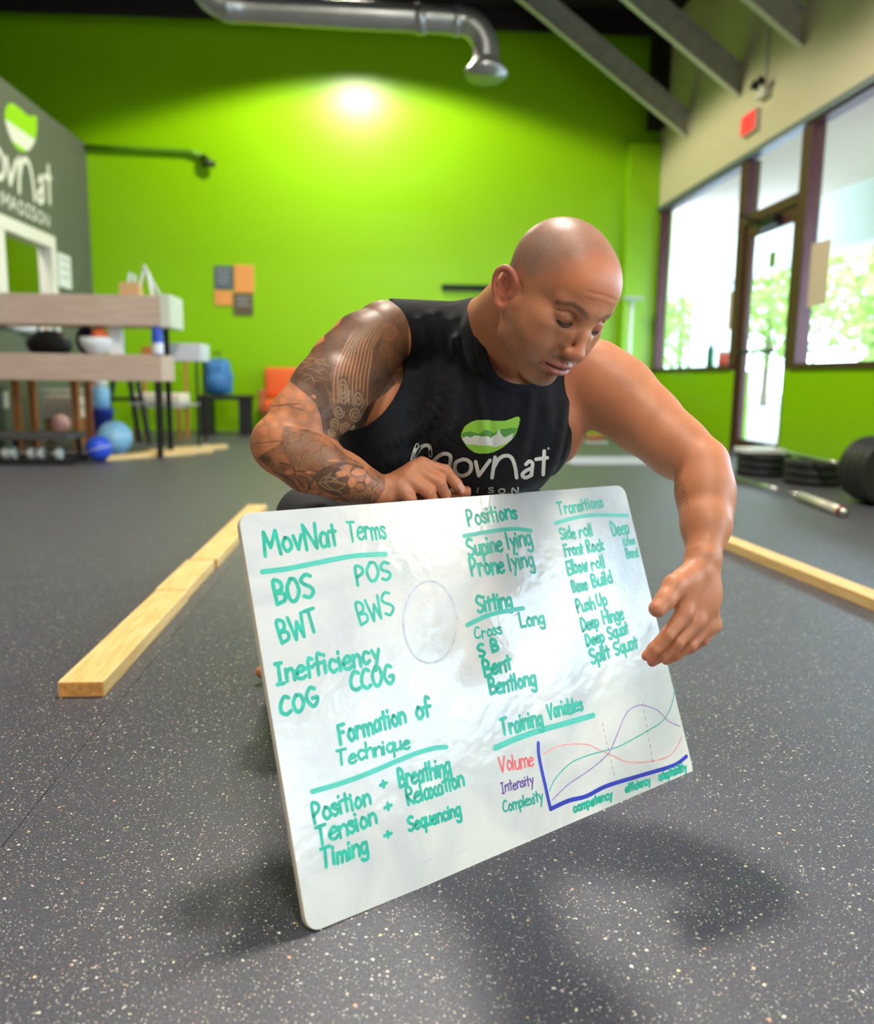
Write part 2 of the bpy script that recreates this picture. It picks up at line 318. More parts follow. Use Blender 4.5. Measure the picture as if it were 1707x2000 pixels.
# posters
def panel(x0, y0_, x1, y1_, name, label, cat, m, grp=None, strips=0):
    a = onp(x0, y0_, 1, YB); b = onp(x1, y1_, 1, YB); c = (a+b)/2; t = thing(name, label, cat, grp, (c[0], YB-.001, c[2]))
    w, h = abs(b[0]-a[0])/2, abs(a[2]-b[2])/2
    obj('sheet', bx((-w, -.02, -h), (w, 0, h), .002), m, t)
    for k in range(strips): obj('printed_band', bx((-w*.7, -.022, h*.55-k*h*.36), (w*(.7-.2*(k % 2)), -.0201, h*.72-k*h*.36)), mat('grey_print', (140, 144, 150), .6) if 'grey_print' not in bpy.data.materials else bpy.data.materials['grey_print'], t)
panel(419, 519, 456, 566, 'poster', 'slate blue poster with pale print, upper left of the wall cluster', 'poster', mat('slate_paper', (84, 100, 112), .6), 'posters on the green wall', 4)
panel(457, 517, 497, 572, 'poster', 'plain orange poster, upper right of the wall cluster', 'poster', mat('orange_paper', (232, 158, 84), .6), 'posters on the green wall')
panel(419, 567, 455, 597, 'poster', 'small plain orange poster, lower left of the wall cluster', 'poster', bpy.data.materials['orange_paper'], 'posters on the green wall')
panel(456, 573, 495, 616, 'poster', 'dark brown poster with pale print, lower right of the wall cluster', 'poster', mat('umber_paper', (96, 84, 60), .6), 'posters on the green wall', 3)
def wallpanel(pts, name, label, cat, m, d=.02, grp=None):
    a, b = [onp(*p, 0, XL) for p in pts]; t = thing(name, label, cat, grp, (XL, (a[1]+b[1])/2, (a[2]+b[2])/2))
    w, h = abs(b[1]-a[1])/2, abs(a[2]-b[2])/2; obj('sheet', bx((.001, -w, -h), (d, w, h), .003), m, t); return t, w, h
t, w, h = wallpanel([(110, 492), (138, 566)], 'notice', 'white framed notice on the grey wall right of the doorway', 'notice', WPL)
for k in range(3): obj('printed_line', bx((.0201, -w*.7, h*.6-k*h*.5), (.021, w*.7, h*.68-k*h*.5)), bpy.data.materials['grey_print'], t)
wallpanel([(2, 765), (14, 797)], 'outlet_plate', 'pale outlet plate low on the grey wall at the left edge', 'outlet', WHITE)
# tall shelf unit clad in wood
yf = 8.27
zt0, zt1 = onp(320, 637, 1, yf)[2], onp(320, 577, 1, yf)[2]; zm0, zm1 = onp(315, 745, 1, yf)[2], onp(315, 693, 1, yf)[2]
xr = onp(333, 610, 1, yf)[0]; xr2 = onp(316, 720, 1, yf)[0]
t = thing('shelf_unit', 'long shelf unit with two thick wood clad shelves on black posts', 'shelf', None, (-3, yf, 0))
obj('shelf', bx((-4.1+3, 0, zt0), (xr-.1+3, .5, zt1), .006), OAK, t); obj('shelf', bx((-4.1+3, 0, zm0), (xr2+3, .5, zm1), .006), OAK, t)
obj('end_cap', bx((xr-.0995+3, -.01, zt0-.01), (xr+3, .51, zt1+.01), .006), tag(mat('pale_end_cap', (206, 208, 190), .5), None) if 0 else mat('pale_end_cap', (206, 208, 190), .5), t)
for x in (-1.05, xr-.1+3-.06):
    for y in (.05, .45): obj('post', bx((x-.025, y-.025, 0), (x+.025, y+.025, zm0), .003), BLACK, t)
    for y in (.05, .45): obj('post', bx((x-.025, y-.025, zm1), (x+.025, y+.025, zt0), .003), BLACK, t)
ST, SM = zt1, zm1
def at(px, z, y):  # x coordinate of a picture column at depth plane y and height z
    return onp(px, 700, 1, y)[0]
def top(name, label, cat, px, y, z, grp=None): return thing(name, label, cat, grp, (at(px, 0, y), y, z))
t = top('wooden_box', 'small tan box holding pale paper scrolls on the top shelf', 'box', 262, 8.5, ST)
bm = BM(); box(bm, (-.09, -.07, 0), (.09, .07, .012)); [box(bm, a, b) for a, b in (((-.09, -.07, .012), (-.08, .07, .13)), ((.08, -.07, .012), (.09, .07, .13)), ((-.08, -.07, .012), (.08, -.06, .13)), ((-.08, .06, .012), (.08, .07, .13)))]
obj('box_body', bm, TAN, t)
for k, (x, l) in enumerate([(-.05, .1), (.02, .04), (.05, .16)]): obj('scroll', tube(BM(), [(x, 0, .013), (x+l*.5, 0, .2+l*.3)], .015, 8), WPL, t)
t = top('easel_bracket', 'grey folded bracket leaning on the right end of the top shelf', 'bracket', 301, 8.5, ST)
obj('arm', tube(BM(), [(.08, 0, .012), (-.07, .02, .3)], .018, 8), CHAN, t); obj('arm', tube(BM(), [(.02, -.05, .012), (-.02, -.02, .24)], .015, 8), WPL, t); obj('base', bx((-.06, -.08, 0), (.12, .08, .012), .003), CHAN, t)
t = top('bowl', 'round white bowl on the middle shelf', 'bowl', 190, 8.4, SM)
obj('bowl_body', lathe(BM(), [(.06, 0), (.1, .03), (.15, .1), (.155, .16), (.148, .16), (.142, .1), (.08, .035), (.01, .03)], 28), WPL, t, True)
t = top('orange_ball', 'small orange ball resting in the white bowl', 'ball', 197, 8.4, SM+.11); bm = BM(); bmesh.ops.create_uvsphere(bm, u_segments=20, v_segments=12, radius=.075); bmesh.ops.translate(bm, verts=bm.verts, vec=(0, 0, .075)); obj('ball_skin', bm, ORANGE, t, True)
t = top('dark_bag', 'navy cloth bag behind the white bowl on the middle shelf', 'bag', 170, 8.65, SM)
bm = BM(); bmesh.ops.create_uvsphere(bm, u_segments=20, v_segments=12, radius=.1); bmesh.ops.scale(bm, vec=(1, .5, 1.4), verts=bm.verts); bmesh.ops.translate(bm, verts=bm.verts, vec=(0, 0, .14)); obj('bag_body', bm, mat('navy_cloth', (30, 36, 60), .8), t, True)
t = top('white_carton', 'tall white carton standing between the two wooden shelves', 'carton', 229, 8.5, SM)
obj('carton_body', bx((-.06, -.05, 0), (.06, .05, zt0-SM-.02), .004), WPL, t); obj('flap', bx((-.06, -.056, .2), (.06, -.0501, .3), .001), WHITE, t)
t = top('water_bottle', 'blue water bottle with a white base on the middle shelf end', 'bottle', 309, 8.31, SM)
obj('bottle_body', lathe(BM(), [(.05, 0.0), (.052, .1), (.052, .1001), (.052, .22), (.03, .27), (.02, .29)], 20), BLUEP, t, True); obj('cap', lathe(BM(), [(.024, .29), (.024, .33), (.01, .335)], 16), WPL, t)
obj('label_band', lathe(BM(), [(.0525, .01), (.054, .02), (.054, .1), (.0525, .11)], 20), WPL, t)
# on the wall behind the shelves: a white rolled banner
a, b = P(5, 634, 9.2), P(108, 646, 10.0)
t = thing('rolled_banner', 'white rolled banner with a tan band seen between the wooden shelves', 'banner', None, tuple((a+b)/2)); o0 = t.location
obj('roll', tube(BM(), loc([a, b]), .06, 14), WPL, t, True); m_ = a*.3+b*.7; obj('band', tube(BM(), loc([m_, m_+(b-a)*.07]), .065, 14), TAN, t, True)
for f_ in (.1, .9): obj('bracket', tube(BM(), loc([a*(1-f_)+b*f_, [XL, (a*(1-f_)+b*f_)[1], (a*(1-f_)+b*f_)[2]]]), .012, 8), BLACK, t)
# desk behind the shelves with chair, bag
def legs(t, w, d, h, r, m, nm='leg', sq=True):
    for sx in (-1, 1):
        for sy in (-1, 1): obj(nm, bx((sx*w-r, sy*d-r, 0), (sx*w+r, sy*d+r, h), .003), m, t)
def floorthing(name, label, cat, px, y, grp=None): return thing(name, label, cat, grp, (at(px, 0, y), y, 0))
t = floorthing('wooden_chair', 'brown wooden chair with a black seat, behind the shelf unit', 'chair', 60, 10.8)
legs(t, .2, .2, .44, .022, BROWN); obj('seat', bx((-.22, -.22, .44), (.22, .22, .49), .01), RUB, t)
for sx in (-1, 1): obj('back_post', bx((sx*.2-.022, .18, .49), (sx*.2+.022, .22, 1.0), .003), BROWN, t)
obj('back_rail', bx((-.178, .185, .88), (.178, .215, .98), .004), BROWN, t)
t = floorthing('black_backpack', 'black bag heaped on the desk behind the shelf unit', 'bag', 98, 9.25); t.location.z = .976
bm = BM(); bmesh.ops.create_uvsphere(bm, u_segments=24, v_segments=14, radius=.2); bmesh.ops.scale(bm, vec=(1.2, .6, .75), verts=bm.verts); bmesh.ops.translate(bm, verts=bm.verts, vec=(0, 0, .135)); obj('bag_body', bm, RUB, t, True)
obj('strap', tube(BM(), catmull([(-.1, -.05, .24), (-.05, -.06, .34), (.06, -.05, .33), (.1, -.04, .24)], 5), .012, 8), RUB, t, True)
t = floorthing('side_desk', 'brown wooden frame desk under the black bag', 'desk', 100, 9.25)
legs(t, .3, .2, .93, .035, BROWN); obj('desk_top', bx((-.36, -.25, .93), (.36, .25, .975), .006), RUB, t)
obj('lower_rail', bx((-.26, -.22, .12), (.26, -.18, .17), .004), BROWN, t); obj('lower_board', bx((-.26, -.16, .15), (.26, .16, .17), .002), BROWN, t)
def basket(t, w, d, h, z, m):
    bm = BM()
    for zz in (z+.01, z+h*.5, z+h):
        for a, b in (((-w, -d, zz), (w, -d, zz)), ((-w, d, zz), (w, d, zz)), ((-w, -d, zz), (-w, d, zz)), ((w, -d, zz), (w, d, zz))): tube(bm, [a, b], .008, 6)
    obj('basket_rim', bm, m, t); bm = BM()
    for k in range(11):
        x = -w+2*w*k/10; tube(bm, [(x, -d, z+h), (x, -d, z+.008), (x, d, z+.008), (x, d, z+h)], .006, 6)
    o = obj('basket_wires', bm, m, t); o['kind'] = 'stuff'
t = floorthing('wire_basket', 'white wire basket standing under the desk top', 'basket', 120, 9.9); t.location.z = .3
basket(t, .2, .14, .32, 0, WHITE); obj('basket_lining', bx((-.185, -.125, .018), (.185, .125, .25), .01), CREAM, t)
obj('stand_leg', bx((-.19, -.1, -.3), (-.16, .1, .0), .002), BROWN, t); obj('stand_leg', bx((.16, -.1, -.3), (.19, .1, .0), .002), BROWN, t)
t = floorthing('soft_ball', 'pale pink ball on the low board of the brown desk', 'ball', 110, 9.27); t.location.z = .17; bm = BM(); bmesh.ops.create_uvsphere(bm, u_segments=20, v_segments=12, radius=.1); bmesh.ops.translate(bm, verts=bm.verts, vec=(0, 0, .1)); obj('ball_skin', bm, mat('pale_pink_rubber', (206, 160, 150), .6), t, True)
t = floorthing('blue_bin', 'deep blue plastic bin holding up a pale water jug', 'bin', 190, 9.6)
obj('bin_body', lathe(BM(), [(.11, 0), (.14, .38), (.15, .38), (.15, .4), (.13, .4), (.1, .02)], 24), NAVY, t, True); obj('bin_lid', lathe(BM(), [(.152, .402), (.152, .42), (.05, .43)], 24), NAVY, t)
t = floorthing('water_jug', 'pale blue water jug with a white top on the deep blue bin', 'jug', 186, 9.6); t.location.z = .43
obj('jug_body', lathe(BM(), [(.12, 0), (.135, .03), (.135, .2), (.12, .23)], 24), LBLUE, t, True); obj('jug_top', lathe(BM(), [(.121, .231), (.11, .32), (.05, .36), (.045, .42)], 24), WPL, t, True)
t = floorthing('folding_easel', 'black folding easel standing behind the shelf unit', 'easel', 246, 10.1)
for a, b in (((-.28, -.1, 0), (-.1, 0, 1.0)), ((.26, -.1, 0), (.08, 0, 1.0)), ((.05, .22, 0), (0, .02, .98))): obj('leg', tube(BM(), [a, b], .032, 8), RUB, t)
obj('cross_bar', tube(BM(), [(-.2, -.06, .52), (.18, -.06, .52)], .022, 8), RUB, t)
obj('hinge', bx((-.1, -.02, .96), (.1, .04, 1.02), .006), CHAN, t)
t = floorthing('padded_chair', 'cream padded chair with wooden legs near the green wall', 'chair', 312, 10.75)
legs(t, .26, .22, .4, .024, mat('honey_wood', (178, 120, 56), .5)); obj('seat', bx((-.3, -.26, .4), (.3, .26, .58), .03), CREAM, t, True)
for sx in (-1, 1): obj('back_post', bx((sx*.26-.02, .2, .58), (sx*.26+.02, .24, 1.16), .003), bpy.data.materials['honey_wood'], t)
obj('back_rail', bx((-.24, .2, 1.02), (.24, .24, 1.16), .01), mat('orange_wood', (200, 120, 60), .5), t)
t = floorthing('rolling_cart', 'black rolling cart frame with a white tray on top', 'cart', 352, 9.15)
for sx in (-.17, .2):
    for sy in (-.15, .2): obj('upright', bx((sx-.012, sy-.012, .06), (sx+.012, sy+.012, .95), .002), BLACK, t); obj('caster', lathe(BM(), [(.02, -.015), (.03, -.01), (.03, .01), (.02, .015)], 14, Matrix.Translation((sx, sy, .03)) @ Matrix.Rotation(R(90), 4, 'Y')), CHAN, t)
obj('tray', bx((-.22, -.18, .95), (.26, .24, 1.13), .01), mat('pale_grey_tray', (206, 208, 212), .5), t)
obj('lower_rail', tube(BM(), [(-.5, -.15, .5), (.22, -.15, .5)], .014, 8), CHAN, t)
t = floorthing('low_bench', 'black low bench against the green wall', 'bench', 440, 11.7)
obj('bench_top', bx((-.35, -.2, .48), (.35, .2, .54), .008), RUB, t)
for sx in (-1, 1): obj('leg', bx((sx*.26-.07, -.18, 0), (sx*.26+.07, .18, .48), .006), RUB, t)
t = floorthing('blue_backpack', 'bright blue backpack standing on the low black bench', 'backpack', 424, 11.65); t.location.z = .54
bm = BM(); bmesh.ops.create_uvsphere(bm, u_segments=28, v_segments=18, radius=.25)
for v in bm.verts: q_ = max(abs(v.co.x), abs(v.co.z))/max(1e-6, math.hypot(v.co.x, v.co.z)); v.co.x /= q_**.8; v.co.z /= q_**.8; v.co.x *= .82*(1-.22*max(0, v.co.z/.25)); v.co.y *= .55; v.co.z = v.co.z*.98+.25; v.co += Vector((math.sin(v.co.z*30)*.006, math.cos(v.co.x*40)*.006, 0)); v.co.z = max(.0, v.co.z)
obj('bag_body', bm, BPACK, t, True); bm = BM(); bmesh.ops.create_uvsphere(bm, u_segments=20, v_segments=12, radius=.14); bmesh.ops.scale(bm, vec=(1, .4, .9), verts=bm.verts); bmesh.ops.translate(bm, verts=bm.verts, vec=(0, -.13, .17)); obj('front_pocket', bm, BPACK, t, True)
obj('grab_loop', tube(BM(), catmull([(-.04, 0, .52), (-.03, 0, .57), (.03, 0, .57), (.04, 0, .52)], 4), .01, 8), RUB, t)
t = floorthing('orange_armchair', 'orange padded armchair against the green wall behind the elbow', 'chair', 558, 12.0)
obj('seat', bx((-.3, -.3, .3), (.3, .25, .48), .04), ORANGE, t, True); obj('backrest', bx((-.33, .17, .5), (.33, .32, .93), .05), ORANGE, t, True); legs(t, .27, .24, .3, .02, BROWN)
for sx in (-1, 1): obj('arm', bx((sx*.33-.03, -.28, .3), (sx*.33+.03, .16, .62), .02), BROWN, t)
# low black storage rack with dumbbells in it
t = thing('low_rack', 'low black rack with a wide flat top at the left edge', 'rack', None, (-3.3, 7.85, 0))
obj('rack_top', bx((-.75, -.25, .22), (.5, .25, .27), .006), mat('dark_grey_vinyl', (70, 68, 66), .6), t); obj('base_rail', bx((-.75, -.27, 0), (.5, -.23, .05), .003), RUB, t); obj('base_rail', bx((-.75, .23, 0), (.5, .27, .05), .003), RUB, t)
for x in (-.72, -.1, .47): obj('upright', bx((x-.02, .1, .05), (x+.02, .14, .22), .002), RUB, t)
obj('shelf_plate', bx((-.75, -.229, .02), (.5, .229, .035), .002), RUB, t)
DW = [(-.6, 'leftmost'), (-.38, 'second from the left'), (-.16, 'middle'), (.06, 'fourth from the left'), (.3, 'rightmost')]
for k, (x, nm) in enumerate(DW):
    d = thing('dumbbell', 'silver grey dumbbell on the floor level of the low rack, '+nm, 'dumbbell', 'dumbbells in the low rack', (-3.3+x, 7.72, .035))
    M = Matrix.Translation((0, 0, .055)) @ Matrix.Rotation(R(90), 4, 'Y')
    obj('handle', lathe(BM(), [(.014, -.05), (.017, 0), (.014, .05)], 10, M), CHROME, d, True)
    for s in (-1, 1): obj('weight_head', lathe(BM(), [(.045, .05*s-.0), (.055, .06*s), (.055, .1*s), (.045, .105*s)][::s], 12, M), CHAN, d)
for (px, py, r, nm, m, lab) in [(195, 900, .118, 'exercise_ball', RBLUE, 'small royal blue exercise ball beside the low rack'), (226, 889, .172, 'exercise_ball', LBLUE, 'large pale blue exercise ball behind the smaller royal blue one')]:
    c = onp(px, py, 2, 0); t = thing(nm, lab, 'ball', 'exercise balls', (c[0], c[1], 0)); bm = BM(); bmesh.ops.create_uvsphere(bm, u_segments=36, v_segments=22, radius=r); bmesh.ops.translate(bm, verts=bm.verts, vec=(0, 0, r)); obj('ball_skin', bm, m, t, True)
    bm = BM(); n = 24; tube(bm, [(r*1.002*math.cos(a)*math.cos(.3), r*1.002*math.sin(a), r+r*1.002*math.cos(a)*math.sin(.3)) for a in [2*math.pi*k/n for k in range(n+1)]], .004, 6, False); obj('moulded_ring', bm, WPL, t, True)
# beams on the floor
def beam(label, x0, x1, y0, y1, grp, h=.038, rot=0, name='wooden_beam'):
    t = thing(name, label, 'beam', grp, ((x0+x1)/2, y0, 0)); t.rotation_euler.z = rot
    w = (x1-x0)/2; L = y1-y0
    b = obj('timber', bx((-w, .0012, 0), (w, L-.0012, h), .003), PINE, t)
    obj('end_grain', bx((-w+.003, 0, .003), (w-.003, .0011, h-.003)), PINEEND, t); obj('end_grain', bx((-w+.003, L-.0011, .003), (w-.003, L, h-.003)), PINEEND, t)
beam('pale pine beam lying nearest the camera, its end grain showing', -.81, -.697, 2.04, 2.955, 'floor beams to the left of the person', .041)
beam('short pale pine beam, middle one of the row left of the board', -.815, -.702, 2.967, 3.462, 'floor beams to the left of the person', .041)
beam('pale pine beam farthest back in the row left of the board', -.806, -.693, 3.478, 5.0, 'floor beams to the left of the person', .041)
beam('long pale pine beam on the floor at the right, past the arm', 1.863, 1.953, 1.3, 4.1, None, .045, R(4.8))
for k, (x0, yy, rr, lab) in enumerate([(-2.62, 8.0, -44, 'pale timber plank lying near the blue balls, foremost'), (-2.5, 8.27, -46, 'pale timber plank lying between the two others by the shelf unit'), (-2.42, 8.75, -44, 'pale timber plank lying farthest back by the shelf unit')]):
    beam(lab, x0-.05, x0+.05, yy, yy+.95, 'planks by the shelf unit', .045, R(rr), 'timber_plank')
# white stand pole behind the person
t = thing('floor_stand', 'slim white stand with a small flat top behind the far shoulder', 'stand', None, tuple(onp(1219, 860, 1, 12.1)*np.array([1, 1, 0])))
hz = onp(1222, 585, 1, 12.1)[2]; obj('pole', tube(BM(), [(0, 0, .02), (.02, 0, hz)], .025, 12), WPL, t, True); obj('top_plate', bx((-.12, -.1, hz), (.16, .1, hz+.03), .004), CHAN, t); obj('base', lathe(BM(), [(.18, 0), (.18, .015), (.03, .03)], 20), WPL, t)
# right wall furniture
t = thing('wooden_stool', 'small wooden stool below the far window', 'stool', None, (3.55, 11.3, 0))
legs(t, .13, .13, .42, .02, BROWN); obj('seat', bx((-.18, -.18, .42), (.18, .18, .47), .008), TAN, t); obj('cushion', bx((-.15, -.15, .471), (.15, .15, .52), .015), CREAM, t)
t = thing('exercise_mat', 'pale grey flat mat on the floor behind the raised arm', 'mat', None, (2.35, 8.2, 0))
obj('mat_sheet', bx((-.55, -.38, 0), (.55, .38, .012), .004), mat('pale_grey_mat', (176, 178, 190), .6), t); obj('mat_edge', bx((-.56, -.39, 0), (-.551, .39, .014)), CHAN, t)
for i, (x, y, m, lab) in enumerate([(2.2, 11.6, RUB, 'dark shoe on the floor by the far wall'), (2.75, 10.6, BROWN, 'brown shoe on the floor nearer than the dark shoe')]):
    t = thing('shoe', lab, 'shoe', 'shoes by the far wall', (x, y, 0)); bm = BM(); bmesh.ops.create_uvsphere(bm, u_segments=18, v_segments=12, radius=.14)
    for v in bm.verts: v.co.y *= .36; v.co.z = max(-.3, v.co.z)*.42*(1.25-.9*(v.co.x+.14)/.28)+.07
    obj('upper', bm, m, t, True); obj('sole', bx((-.14, -.05, 0), (.14, .05, .022), .008), WPL, t)
t = thing('exit_sign', 'small red sign box on the beige wall above the door', 'sign', None, (XR-.03, 9.3, 3.56)); obj('sign_face', bx((-.03, -.17, -.1), (-.02, .17, .1), .002), RED, t); obj('sign_case', bx((-.0199, -.18, -.11), (.03, .18, .11), .004), WHITE, t)
t = thing('emergency_light', 'small dark and white lamp box on a cord above the red sign', 'light', None, (XR-.02, 9.0, 3.78)); obj('lamp_case', bx((-.06, -.1, -.06), (.02, .1, .06), .006), WHITE, t)
for s in (-1, 1): obj('lamp_head', lathe(BM(), [(.03, -.03), (.05, .03), (.045, .035)], 16, Matrix.Translation((-.08, s*.07, .08)) @ Matrix.Rotation(R(-70), 4, 'Y')), BLACK, t)
obj('cord', tube(BM(), [(.0, .03, .06), (.005, .0, .9), (.0, -.02, 1.92)], .012, 6), CHAN, t)
t = thing('door_notice', 'tan paper notice taped to the near window beside the door', 'notice', None, (XR+.05, 7.72, 1.8)); obj('sheet', bx((-.004, -.17, -.29), (0, .17, .29)), mat('tan_paper', (214, 196, 168), .8), t)
t = thing('door_notice', 'tan paper notice taped to the far window next to the door frame', 'notice', None, (XR+.05, 9.62, 1.62)); obj('sheet', bx((-.004, -.12, -.22), (0, .12, .22)), bpy.data.materials['tan_paper'], t)
t = thing('green_bottle', 'dark green bottle standing on the far window sill', 'bottle', None, (XR+.03, 10.15, ZS+.055)); obj('bottle_body', lathe(BM(), [(.045, 0), (.05, .02), (.05, .2), (.02, .27), (.018, .33)], 16), mat('bottle_green', (30, 110, 60), .3), t, True); obj('cap', lathe(BM(), [(.022, .33), (.022, .36), (.01, .362)], 12), RUB, t)
t = thing('red_jar', 'small red jar on the far window sill beside the green bottle', 'jar', None, (XR+.03, 9.72, ZS+.055)); obj('jar_body', lathe(BM(), [(.07, 0), (.075, .03), (.07, .14)], 16), mat('coral_red', (214, 96, 80), .5), t, True); obj('lid', lathe(BM(), [(.072, .1401), (.072, .17), (.02, .175)], 16), CREAM, t)
# bumper plates and the barbell
PR = .225
def plate_prof(t_): return [(.03, 0), (.09, 0), (.095, -.006), (.10, 0), (.17, .004), (.2, -.002), (PR-.004, 0), (PR, .006), (PR, t_-.006), (PR-.004, t_), (.2, t_+.002), (.17, t_-.004), (.1, t_), (.09, t_+.004), (.03, t_)]
def plate(label, grp, locv, M, th=.055, m=RUB):
    t = thing('bumper_plate', label, 'weight plate', grp, locv)
    obj('plate_rubber', lathe(BM(), plate_prof(th), 48, M), m, t, True); obj('hub', lathe(BM(), [(.028, .001), (.045, -.004), (.045, th+.004), (.028, th-.001)], 24, M), CHROME, t)
for s, (x, y, n, nm) in enumerate([(3.32, 7.05, 3, 'far stack by the door'), (float(onp(1588, 945, 2, 0)[0]), float(onp(1588, 945, 2, 0)[1]), 3, 'near stack under the near window')]):
    for k in range(n): plate('black bumper plate lying flat in the %s, %s' % (nm, ['bottom', 'middle', 'top'][k]), 'flat stacked plates', (x, y, k*.064+.005), None)
M = Matrix.Rotation(R(90), 4, 'X')
for k, nm in enumerate(['nearest the camera', 'second', 'third', 'farthest back']):
    plate('upright black bumper plate on the near bar end, %s of the row' % nm, 'upright plates on the bar', (3.32, 5.25+k*.075, PR), M, .06)
t = thing('barbell', 'steel bar carrying the upright black plates along the right wall', 'barbell', None, (3.32, 4.9, PR)); obj('shaft', tube(BM(), [(0, .62, 0), (0, 1.7, 0)], .014, 12), CHROME, t, True); obj('sleeve', tube(BM(), [(0, .16, 0), (0, .62, 0)], .026, 14), CHROME, t, True)
a, b = onp(1437, 934, 2, .03), onp(1562, 968, 2, .03); c = onp(1642, 998, 2, .03)
t = thing('steel_bar', 'chrome bar lying on the floor with a pale thick sleeve and red end ring', 'barbell', None, (b[0], b[1], 0)); o0 = t.location
obj('shaft', tube(BM(), loc([a, b]), .014, 12), CHROME, t, True); obj('sleeve', tube(BM(), loc([b, c]), .03, 16), mat('pale_sleeve_metal', (214, 210, 190), .35, metal=.3), t, True)
d_ = (c-b)/np.linalg.norm(c-b); obj('end_ring', tube(BM(), loc([c, c+d_*.02]), .032, 16), mat('red_ring', (150, 40, 50), .4), t, True); obj('end_cap', tube(BM(), loc([c+d_*.02, c+d_*.06]), .027, 16), CHROME, t, True)
t = thing('light_spot', 'folded white towel on the far stack of plates by the door', 'towel', None, (3.3, 7.05, .19+.005));  # white slabs stand in for a spot of light by the door
for k in range(2): obj('layer', bx((-.2, -.14, k*.02+.002), (.15, .14, k*.02+.021), .008), WPL, t, True)
# ------------------------------------------------------------------ the whiteboard
bBL = onp(583, 1832, 2, .004)
_c = {}
for k_, s_ in (('TL', (482, 1003, 1.3168)), ('TR', (1228, 946, 1.84)), ('BR', (1348, 1520, 1.7248))): _c[k_] = P(*s_)
ex = (_c['TR']-_c['TL'])+(_c['BR']-bBL); ex /= np.linalg.norm(ex)
ey = (_c['TL']-bBL)+(_c['TR']-_c['BR']); ey -= ex*(ey@ex); ey /= np.linalg.norm(ey)
ez = np.cross(ex, ey)                                   # out of the writing face
BWD = (np.linalg.norm(_c['TR']-_c['TL'])+np.linalg.norm(_c['BR']-bBL))/2; BHT = (np.linalg.norm(_c['TL']-bBL)+np.linalg.norm(_c['TR']-_c['BR']))/2
bctr = sum([_c['TL'], _c['TR'], _c['BR'], bBL])/4; borg = bctr-ex*BWD/2-ey*BHT/2
def buv(px, py):
    r = ray(px, py); t = ((borg-CAM)@ez)/(r@ez); p = CAM+r*t-borg; return np.array([p@ex, p@ey])
MB_ = Matrix([[ex[i], ey[i], ez[i], borg[i]] for i in range(3)]+[[0, 0, 0, 1]])
board = thing('whiteboard', 'large white dry erase board covered in teal handwriting, held upright on the floor', 'whiteboard'); board.matrix_world = MB_
def wbm():
    m = bpy.data.materials.new('whiteboard_melamine'); m.use_nodes = True; nt = m.node_tree; N = nt.nodes; L = nt.links; b = N['Principled BSDF']
    b.inputs['Roughness'].default_value = .2; b.inputs['Specular IOR Level'].default_value = .5
    tc = N.new('ShaderNodeTexCoord'); n = N.new('ShaderNodeTexNoise'); n.inputs['Scale'].default_value = 5; n.inputs['Detail'].default_value = 6; n.inputs['Distortion'].default_value = 1.2; L.new(tc.outputs['Object'], n.inputs[0])
    cr = N.new('ShaderNodeValToRGB'); e = cr.color_ramp.elements; e[0].position = .28; e[0].color = (*lin((193, 196, 200)), 1); e[1].position = .6; e[1].color = (*lin((223, 221, 218)), 1); L.new(n.outputs[0], cr.inputs[0])
    n2 = N.new('ShaderNodeTexNoise'); n2.inputs['Scale'].default_value = 3; n2.inputs['Detail'].default_value = 4
    mp = N.new('ShaderNodeMapping'); mp.inputs['Location'].default_value = (3, 1, 0); L.new(tc.outputs['Object'], mp.inputs[0]); L.new(mp.outputs[0], n2.inputs[0])
    c2 = N.new('ShaderNodeValToRGB'); e = c2.color_ramp.elements; e[0].position = .6; e[0].color = (0, 0, 0, 1); e[1].position = .8; e[1].color = (.35, .35, .35, 1); L.new(n2.outputs[0], c2.inputs[0])
    mx = N.new('ShaderNodeMix'); mx.data_type = 'RGBA'; L.new(c2.outputs[0], mx.inputs[0]); L.new(cr.outputs[0], mx.inputs[6]); mx.inputs[7].default_value = (*lin((176, 206, 202)), 1); L.new(mx.outputs[2], b.inputs['Base Color'])
    n3 = N.new('ShaderNodeTexNoise'); n3.inputs['Scale'].default_value = 38; L.new(tc.outputs['Object'], n3.inputs[0])
    bp = N.new('ShaderNodeBump'); bp.inputs['Strength'].default_value = .22; bp.inputs['Distance'].default_value = .004; L.new(n3.outputs[0], bp.inputs['Height']); L.new(bp.outputs[0], b.inputs['Normal'])
    L.new(n2.outputs[0], b.inputs['Roughness'])
    rr = N.new('ShaderNodeMapRange'); L.new(n2.outputs[0], rr.inputs[0]); rr.inputs[3].default_value = .07; rr.inputs[4].default_value = .24; L.new(rr.outputs[0], b.inputs['Roughness'])
    return m
def rrect(w, h, r, n=6, o=0):
    pts = []
    for cx, cy, a0 in ((w-r, h-r, 0), (r, h-r, 90), (r, r, 180), (w-r, r, 270)):
        for k in range(n+1): a = R(a0+90*k/n); pts.append((cx+(r-o)*math.cos(a), cy+(r-o)*math.sin(a)))
    return pts
TH = .012
def slab(z0, z1, r, o):
    bm = BM(); A = [bm.verts.new((x, y, z0)) for x, y in rrect(BWD, BHT, r, o=o)]; B = [bm.verts.new((x, y, z1)) for x, y in rrect(BWD, BHT, r, o=o)]
    n = len(A); bm.faces.new(A[::-1]); bm.faces.new(B)
    for k in range(n): bm.faces.new((A[k], A[(k+1) % n], B[(k+1) % n], B[k]))
    return bm
WB = wbm()
obj('writing_surface', slab(-.0012, 0, .022, .0006), WB, board)
obj('core_panel', slab(-TH, -.0013, .022, 0), mat('board_core', (226, 214, 196), .6), board)
